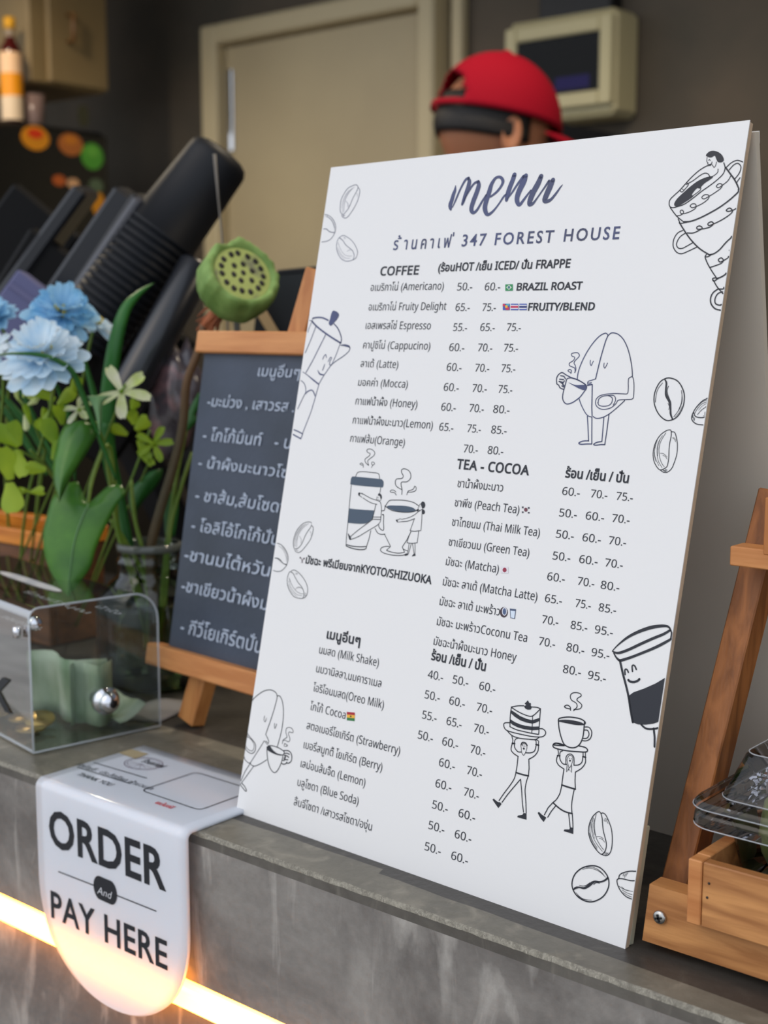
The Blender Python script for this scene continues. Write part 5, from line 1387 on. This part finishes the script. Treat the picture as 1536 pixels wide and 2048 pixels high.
v0 = at(1110, 182, y=ya - .009); v1 = at(1178, 160, y=ya - .009); MB().box(v0.x, v1.x, ya - .0095, ya - .0085, v0.z + .0, v0.z + .026).build('violet_display', M_purple, t)
cx_ = at(1130, 5, y=ya).x; tag(MB().box(cx_ - .10, cx_ + .08, YB - .05, YB - .001, z1 + .004, 2.75, bev=.004).build('cable_duct', M_dark3), 'dark cable duct running up the wall above the cream electrical box', 'duct')
# upright fridge below the box
fz = at(1100, 243, y=2.22).z
fa, fb = at(1085, 250, y=2.2).x, at(1247, 250, y=2.50).x
t = thing('upright_cooler', ((fa + fb) / 2, 2.25, 0), 'navy black upright cooler whose top shows above the menu board', 'fridge')
MB().box(fa, fb, 2.22, 2.50, .04, fz, bev=.015).build('body', mat('navy_black_enamel', (26, 32, 42), .3), t)
MB().box(fa + .004, fb - .004, 2.198, 2.218, .08, fz - .03, bev=.006).build('door', mat('navy_door_enamel', (22, 26, 34), .25), t)
MB().tube([(fa + .05, 2.198, 1.0), (fa + .05, 2.165, 1.0), (fa + .05, 2.165, 1.4), (fa + .05, 2.198, 1.4)], .009, 8).build('handle', M_chrome, t)
for k in range(4): MB().box(fa + .02 + (fb - fa - .08) * (k % 2), fa + .06 + (fb - fa - .08) * (k % 2), 2.24 + .2 * (k // 2), 2.28 + .2 * (k // 2), .001, .04).build('foot', M_dark, t)

# ================================================================ person with the crimson cap
HD = 2.30
hc = at(988, 268, d=HD)                                  # head centre
t = thing('person', Vector((hc.x - .12, hc.y - .02, 0)), 'person in a crimson back-strapped cap bending forward behind the menu board', 'person')
Zv = Vector((0, 0, 1)); fwd = (RT * .86 + FL * .34 - Zv * .16).normalized()        # where the face looks
side = Zv.cross(fwd).normalized(); up_ = fwd.cross(side).normalized()
HM = fr(hc, fwd, side, up_)
def skin_body(name, joints, edges, m, par, root=0, sub=2):
    me = bpy.data.meshes.new(name); me.from_pydata([tuple(j[0]) for j in joints], edges, []); o = bpy.data.objects.new(name, me); COL.objects.link(o)
    md = o.modifiers.new('skin', 'SKIN'); md.use_smooth_shade = True
    sv = me.skin_vertices[0].data if me.skin_vertices else None
    if sv is None:
        bpy.context.view_layer.objects.active = o; bpy.context.view_layer.update(); sv = me.skin_vertices[0].data
    for i, j in enumerate(joints):
        r = j[1] if isinstance(j[1], tuple) else (j[1], j[1]); sv[i].radius = r; sv[i].use_root = (i == root)
    s_ = o.modifiers.new('sub', 'SUBSURF'); s_.levels = sub; s_.render_levels = sub
    me.materials.append(m); attach(o, par); return o
# head surface
def head_r(ph, th):
    v = Vector((math.sin(ph) * math.cos(th), math.sin(ph) * math.sin(th), math.cos(ph)))
    x, y, z = v.x * .098, v.y * .074, v.z * .112
    if z < 0: k = 1 - .28 * (-z / .112) ** 1.5; y *= k; x = x * k + .018 * (-z / .112)
    if x > 0:
        x += .022 * math.exp(-((y / .014) ** 2) - (((z + .020) / .020) ** 2))                       # nose
        x -= .008 * math.exp(-(((abs(y) - .030) / .015) ** 2) - (((z - .006) / .014) ** 2))           # eye sockets
        x += .006 * math.exp(-((y / .024) ** 2) - (((z + .056) / .008) ** 2))                        # lips
        x += .008 * math.exp(-((y / .026) ** 2) - (((z + .088) / .016) ** 2))                        # chin
    return (x, y, z)
rows = [[HM @ Vector(head_r(PI * i / 32, 2 * PI * k / 48)) for k in range(49)] for i in range(33)]
head = MB().grid(rows).build('head', M_skin, t)
for s_ in (-1, 1):
    mb = MB(); E_ = HM @ Matrix.Translation((-.004, s_ * .074, -.012)) @ Matrix.Rotation(s_ * R_(20), 4, 'Z')
    mb.lathe([(.0001, .004), (.012, .006), (.019, .009), (.020, .004), (.014, -.004), (.0001, -.004)], 16, E_ @ Matrix.Rotation(-s_ * PI / 2, 4, 'X') @ Matrix.Diagonal((.8, 1.5, 1, 1))); mb.build('ear', M_skin, head)
    mb = MB(); mb.lathe([(.0001, .008), (.006, .0055), (.008, 0), (.006, -.0055), (.0001, -.008)], 12, HM @ Matrix.Translation((.082, s_ * .030, .006))); mb.build('eye', M_hair, head)
# hair under the cap, long at the nape
rows = []
for i in range(10):
    ph = PI * (.36 + .19 * i / 9); r_ = []
    for k in range(33):
        th = PI * .42 + 2 * PI * .58 * k / 32; x, y, z = head_r(ph, th); r_.append(HM @ Vector((x * 1.07, y * 1.08, z * 1.03)))
    rows.append(r_)
o = MB().grid(rows).build('hair', M_hair, t); solidify(o, .004, 1)
# cap crown with the open arch at the back, strap and bill
mb = MB(); n = 64; rows = []
for i in range(19):
    ph = PI * .02 + PI * .455 * i / 18; r_ = []
    for k in range(n + 1):
        th = 2 * PI * k / n; x, y, z = (math.sin(ph) * math.cos(th) * .114, math.sin(ph) * math.sin(th) * .090, math.cos(ph) * .118 + .012)
        r_.append(HM @ Vector((x, y, z)))
    rows.append(r_)
vs = [p_ for r_ in rows for p_ in r_]; fs = []
for i in range(18):
    for k in range(n):
        th = 2 * PI * (k + .5) / n; back = abs(((th - PI * 1.0 + PI) % (2 * PI)) - PI)
        hole = back < .66 and 10 <= i <= 16 and (back / .66) ** 2 + ((16.5 - i) / 6.2) ** 2 < 1.0
        if not hole: fs.append((i * (n + 1) + k, i * (n + 1) + k + 1, (i + 1) * (n + 1) + k + 1, (i + 1) * (n + 1) + k))
cap = MB().add(vs, fs, True).build('cap_crown', M_red, t); solidify(cap, .003, 1)
mb = MB(); mb.lathe([(.0001, .006), (.006, .005), (.008, .0), (.006, -.001)], 16, HM @ Matrix.Translation((0, 0, .1295))); mb.build('cap_button', M_red, cap)
rows = []
for j in range(9):
    a = -1.05 + 2.1 * j / 8; r_ = []
    for i in range(6): s_ = i / 5; r_.append(HM @ Vector((.106 * math.cos(a) + .068 * s_ * math.cos(a * .6), .088 * math.sin(a) * (1 - .12 * s_), .020 - .010 * s_ - .020 * (math.sin(a)) ** 2)))
    rows.append(r_)
o = MB().grid(rows).build('cap_bill', M_red, cap); solidify(o, .003, 0)
# body, one continuous surface with arms reaching to the worktop
ctr = Vector((hc.x, hc.y, 0)); B = RT; Fp = FL
def bp(r, f, z): return Vector((hc.x, hc.y, 0)) + RT * r + Fp * f + Zv * z
hz = hc.z
nk = hc - fwd * .045 - up_ * .115
J = [(bp(-.30, .02, .92), (.15, .12)), (bp(-.27, .02, 1.08), (.14, .11)), (bp(-.21, .01, 1.26), (.16, .12)), (bp(-.13, .0, hz - .23), (.13, .10)), (nk - Zv * .05 - RT * .02, .055), (hc - up_ * .07 - fwd * .02, .050)]
E = [(0, 1), (1, 2), (2, 3), (3, 4), (4, 5)]
def limb(start, pts):
    pr = start
    for p_, r_ in pts: J.append((p_, r_)); E.append((pr, len(J) - 1)); pr = len(J) - 1
    return pr
cap_ = []
for s_ in (-1, 1):
    sh = bp(-.12, s_ * .17, hz - .27)
    e_ = limb(3, [(sh, .058), (bp(-.02, s_ * .24, 1.24), .046), (bp(.10, s_ * .18, 1.03), .036), (bp(.16, s_ * .15, .99), .026)])
torso = skin_body('torso', J[:6] + [], E[:5], M_shirt, t, 0)
for s_, e in ((-1, 0), (1, 1)):
    js = J[6 + 4 * e: 10 + 4 * e]
    sl = skin_body('sleeve', [(J[3][0] + Fp * s_ * .06, .07)] + js[:2] + [(js[1][0].lerp(js[2][0], .4), .05)], [(0, 1), (1, 2), (2, 3)], M_shirt, t)
    wr = js[3][0]; jj = [(js[1][0].lerp(js[2][0], .3), .040), (js[2][0], .034), (wr, .024), (wr + RT * .045 - Zv * .012, (.034, .014))]; ee = [(0, 1), (1, 2), (2, 3)]
    for k in range(4):
        b0 = wr + RT * .075 - Zv * .018 + Fp * (k - 1.5) * .019; L = (.030, .036, .033, .025)[k]
        jj += [(b0, .0095), (b0 + RT * L - Zv * .006, .0088), (b0 + RT * (L * 1.7) - Zv * .022, .0078)]; m0 = len(jj) - 3; ee += [(3, m0), (m0, m0 + 1), (m0 + 1, m0 + 2)]
    b0 = wr + RT * .030 - Zv * .014 - Fp * s_ * .030; jj += [(b0, .011), (b0 + RT * .028 - Fp * s_ * .014 - Zv * .008, .0095), (b0 + RT * .050 - Fp * s_ * .016 - Zv * .016, .0085)]; m0 = len(jj) - 3; ee += [(2, m0), (m0, m0 + 1), (m0 + 1, m0 + 2)]
    skin_body('forearm_and_hand', jj, ee, M_skin, t)
skin_body('neck', [(J[3][0] + Zv * .02, .055), (nk, .056), (hc - up_ * .06, .058)], [(0, 1), (1, 2)], M_skin, t)
hp = J[0][0]
tc_ = bp(.30, 0, 0); tb2 = thing('prep_table', (tc_.x, 2.04, 0), 'small dark prep table under the hands of the person in the cap', 'table')
MB().box(tc_.x - .17, tc_.x + .20, 1.90, 2.15, .918, .945, bev=.004).build('table_top', M_dark3, tb2)
for k in range(4): x_ = tc_.x - .15 + .30 * (k % 2); y_ = 1.92 + .19 * (k // 2); MB().box(x_, x_ + .025, y_, y_ + .025, .0, .918).build('leg', M_dark3, tb2)
for s_ in (-1, 1):
    skin_body('trouser_leg', [(hp + Fp * s_ * .02 + Zv * .03, .12), (hp + Fp * s_ * .09 - Zv * .06, .095), (hp + Fp * s_ * .10 - Zv * .44 + RT * .03, .066), (hp + Fp * s_ * .10 - Zv * .84, .048)], [(0, 1), (1, 2), (2, 3)], M_trouser, t)
    an = hp + Fp * s_ * .10; an = Vector((an.x, an.y, 0))
    mb = MB(); mb.lathe([(.0001, .0), (.05, .0), (.052, .02), (.040, .055), (.030, .085), (.0001, .09)], 20, fr(an + RT * .05 + Zv * .001, RT, Fp, Zv) @ Matrix.Diagonal((2.1, .85, 1, 1))); mb.build('shoe', M_dark, t)

# ================================================================ wooden display stand with snack crate, right
t = thing('wooden_stand', (-.12, .65, 1.0), 'brown wooden display stand with screwed rail at the right of the menu board', 'stand')
RY = .600
rx0 = at(1290, 1830, y=RY).x; rz1 = at(1300, 1768, y=RY).z; rz0 = 1.0048
MB().add([(rx0 - .0012, RY, rz0), (.14, RY, rz0), (.14, RY, rz1), (rx0 + .0022, RY, rz1), (rx0 - .0012, RY + .012, rz0), (.14, RY + .012, rz0), (.14, RY + .012, rz1), (rx0 + .0022, RY + .012, rz1)],
         [(0, 1, 2, 3), (7, 6, 5, 4), (0, 4, 5, 1), (3, 2, 6, 7), (0, 3, 7, 4), (1, 5, 6, 2)]).build('bottom_rail', M_teakX, t)
sc_ = at(1319, 1835, y=RY - .001)
SM_ = fr(sc_, Vector((1, 0, 0)), Zv, Vector((0, -1, 0)))
o = MB().lathe([(.0036, -.0008), (.0037, .0002), (.0030, .0010), (.0015, .0013), (.0001, .0014)], 24, SM_).build('screw', M_steel, t)
MB().box(-.0021, .0021, -.0005, .0005, .00135, .0018, SM_ @ Matrix.Rotation(.3, 4, 'Z')).box(-.0005, .0005, -.0021, .0021, .00135, .0018, SM_ @ Matrix.Rotation(.3, 4, 'Z')).build('cross_slot', M_dark, o)
# leg: front face plus darker side face, leaning
la = at(1354, 1800, y=.636); lb_ = at(1556, 985, y=.698); k_ = (1.0012 - la.z) / (lb_.z - la.z); la = la + (lb_ - la) * k_
MB().bar(la, lb_, .0152, .0185, up=Vector((0, -1, 0)), bev=.0008).build('leg', M_teakZ, t)
for xx_ in (la.x + .009, .125): MB().box(xx_, xx_ + .006, .6125, la.y - .010, 1.006, 1.030, bev=.0005).build('side_strut', M_teakX, t)
la2 = la + Vector((.46, 0, 0)); MB().bar(la2, lb_ + Vector((.46, 0, 0)), .0165, .0150, up=Vector((0, -1, 0)), bev=.0008).build('leg', M_teakZ, t)
MB().box(at(1318, 1890, y=.603).x, at(1350, 1895, y=.603).x, .6125, .640, 1.0003, 1.0046, bev=.0006).build('foot', M_pineX, t)
MB().box(.09, .12, .6125, .640, 1.0003, 1.0046, bev=.0006).build('foot', M_pineX, t)
yb = la.y + (lb_.y - la.y) * .72 - .0255; b0 = at(1460, 1092, y=yb); b1 = at(1460, 1131, y=yb)
MB().box(b0.x, .14, yb, yb + .0150, b1.z, b0.z, bev=.0006).build('cross_bar', M_pineX, t)
b2 = at(1530, 995, y=yb - .010); b3 = at(1530, 1110, y=yb - .010)
MB().box(b2.x, b2.x + .010, yb - .010, yb - .0005, b3.z, b2.z, bev=.0005).build('upright_cleat', M_pineZ, t)
MB().box(b2.x + .0105, .14, yb - .012, yb - .0005, b3.z + .002, b3.z + .028, bev=.0006).build('tray_board', M_pineX, t)
t = thing('snack_crate', (-.1, .65, 1.02), 'small open teak crate under the clear food box, above the screwed rail', 'crate')
kx0 = at(1375, 1760, y=.5985).x; kz1 = at(1375, 1712, y=.5985).z; kz0 = at(1376, 1846, y=.5985).z; kx1 = .12; ky0, ky1 = .5888, .700
ky0 = .5905; kx0 = at(1375, 1760, y=ky0).x; kz1 = at(1375, 1716, y=ky0).z; kz0 = at(1376, 1846, y=ky0).z
MB().box(kx0 + .0078, kx1, ky0 + .0003, ky0 + .0068, kz0, kz1, bev=.0006).build('front_board', M_teakX, t)
MB().box(kx0, kx0 + .0074, .5998, ky1, rz1 + .0006, kz1, bev=.0004).build('end_board', M_pineX, t)
MB().box(kx0, kx0 + .0074, ky0, .5996, kz0, kz1, bev=.0006).build('corner_stile', M_pineX, t)
MB().box(kx1 + .0004, kx1 + .0078, ky0, ky1, rz1 + .0006, kz1, bev=.0010).build('end_board', M_pineX, t)
MB().box(kx0 + .0078, kx1, ky1 - .0068, ky1, rz1 + .0006, kz1, bev=.0006).build('back_board', M_teakX, t)
MB().box(kx0 + .0078, kx1, ky0 + .0072, ky1 - .0072, rz1 + .001, rz1 + .004).build('bottom_board', mat('dark_wood_floor', (70, 40, 26), .6), t)
for x_, y_ in ((kx0 + .0115, kz1 - .010), (kx0 + .0108, kz1 - .0175)):
    MB().lathe([(.0007, 0), (.0006, .0003), (.0001, .0004)], 8, fr(Vector((x_, ky0 + .0002, y_)), Vector((1, 0, 0)), Zv, Vector((0, -1, 0)))).build('nail', M_dark, t)
# clear food box
cz0 = 1.0680
q = at(1450, 1690, z=cz0); fx_, fy_ = at(1398, 1650, z=cz0).x - .0005, q.y
t = thing('food_box', (fx_ + .07, fy_ + .05, cz0), 'clear plastic takeaway box with green snacks on the teak crate', 'food box')
def rrect(x0, x1, y0, y1, r, z, n=6):
    o = []
    for cx_, cy_, a0 in ((x1 - r, y1 - r, 0), (x0 + r, y1 - r, 90), (x0 + r, y0 + r, 180), (x1 - r, y0 + r, 270)):
        for i in range(n + 1): a = R_(a0 + 90 * i / n); o.append((cx_ + r * math.cos(a), cy_ + r * math.sin(a), z))
    return o
def loft(rings, m, name, par, captop=True, capbot=False, th=.0004):
    vs = [p_ for r_ in rings for p_ in r_]; n = len(rings[0]); fs = [(i * n + k, i * n + (k + 1) % n, (i + 1) * n + (k + 1) % n, (i + 1) * n + k) for i in range(len(rings) - 1) for k in range(n)]
    if captop: fs.append(tuple(range((len(rings) - 1) * n, len(rings) * n)))
    if capbot: fs.append(tuple(range(n))[::-1])
    mb = MB(); mb.add(vs, fs, False); return mb.build(name, m, par)
X0, X1, Y0, Y1 = fx_, fx_ + .125, fy_, fy_ + .10
def RG(i, z, r=.014): return rrect(X0 + i, X1 - i, Y0 + i, Y1 - i, max(r - i * .3, .004), cz0 + z)
tb_ = rz1 + .0046 - cz0
loft([RG(.024, tb_), RG(.0215, tb_ + .0006), RG(.0205, tb_ + .002), RG(.0150, .0036), RG(.0130, .004), RG(.0030, .0045), RG(.0012, .0050), RG(.0000, .0062), RG(.0004, .0105), RG(.0016, .0122)], M_pet, 'base_tray', t, False, True)
loft([RG(.0008, .0128), RG(-.0004, .0145), RG(.0004, .0165), RG(.0016, .0180), RG(.0110, .0186), RG(.0118, .0200), RG(.0200, .0400), RG(.0215, .0415), RG(.0235, .0420)], M_pet, 'lid', t)
for nm, rg in (('rim_bead', RG(.0002, .0052)), ('rim_bead', RG(-.0003, .0150)), ('rim_bead', RG(.0113, .0189)), ('rim_bead', RG(.0212, .0415))):
    MB().tube([Vector(p_) for p_ in rg + rg[:2]], .00032, 5, caps=False).build(nm, M_edge, t)
def lump(label, x, y, sx, sy, sz, m, rot=0):
    vs = []; n, m_ = 24, 16
    for i in range(m_ + 1):
        for k in range(n):
            ph, th = PI * i / m_, 2 * PI * k / n; v = Vector((math.sin(ph) * math.cos(th), math.sin(ph) * math.sin(th), math.cos(ph))); r = 1 + .16 * mn.noise(v * 2.4 + Vector((x * 90, 0, 0)))
            vs.append(Vector((v.x * sx * r, v.y * sy * r, v.z * sz * r)))
    fs = [(i * n + k, i * n + (k + 1) % n, (i + 1) * n + (k + 1) % n, (i + 1) * n + k) for i in range(m_) for k in range(n)]
    o = MB().add(vs, fs, True, Matrix.Translation((x, y, cz0 + tb_ + .0012 + sz * .95)) @ Matrix.Rotation(rot, 4, 'Z')).build('green_snack', m); tag(o, label, 'snack', 'snacks in the clear food box')
mg = mat('pandan_green_dough', (108, 124, 62), .4, rgb2=(152, 160, 112), nscale=60); mg2 = mat('pale_leaf_roll', (150, 158, 118), .5, rgb2=(112, 130, 74), nscale=50)
lump('olive green soft snack nearest the front corner of the food box', X0 + .045, Y0 + .038, .020, .018, .026, mg)
lump('pale green snack behind the olive one in the food box', X0 + .042, Y0 + .068, .017, .013, .025, mg2, .4)
lump('darker green snack farthest right in the food box', X0 + .088, Y0 + .045, .018, .019, .026, mg, .8)

# ================================================================ unseen ceiling lamps, added to brighten the room inside
for i, (x, y) in enumerate(((-1.0, 1.55), (-2.6, 1.5), (.4, 1.7))):
    t = thing('added_pendant_lamp', (x, y, 2.75), ('added unseen warm pendant lamp over the middle of the bar', 'added unseen warm pendant lamp before the black fridge', 'added unseen warm pendant lamp at the right end of the room')[i], 'lamp')
    MB().lathe([(.0001, 2.749), (.05, 2.749), (.05, 2.73), (.0001, 2.728)], 24, Matrix.Translation((x, y, 0))).build('added_ceiling_rose', M_dark3, t)
    MB().tube([(x, y, 2.73), (x, y, 2.49)], .004, 6).build('added_lamp_cable', M_dark, t)
    o = MB().lathe([(.02, 2.49), (.03, 2.48), (.12, 2.40), (.118, 2.398), (.028, 2.472)], 28, Matrix.Translation((x, y, 0))).build('added_lamp_shade', M_dark3, t)
    MB().lathe([(.0001, 2.46), (.018, 2.45), (.034, 2.42), (.03, 2.39), (.0001, 2.378)], 20, Matrix.Translation((x, y, 0))).build('added_bulb', mat('added_warm_bulb', (255, 240, 210), .5, emit=(255, 216, 160), estr=4), t)
    ld = bpy.data.lights.new('added_interior_glow', 'SPOT'); ld.energy = 24; ld.color = (1, .84, .62); ld.spot_size = R_(160); ld.spot_blend = .6; ld.shadow_soft_size = .04
    lo = bpy.data.objects.new('added_interior_glow', ld); COL.objects.link(lo); lo.location = (x, y, 2.36); attach(lo, t)
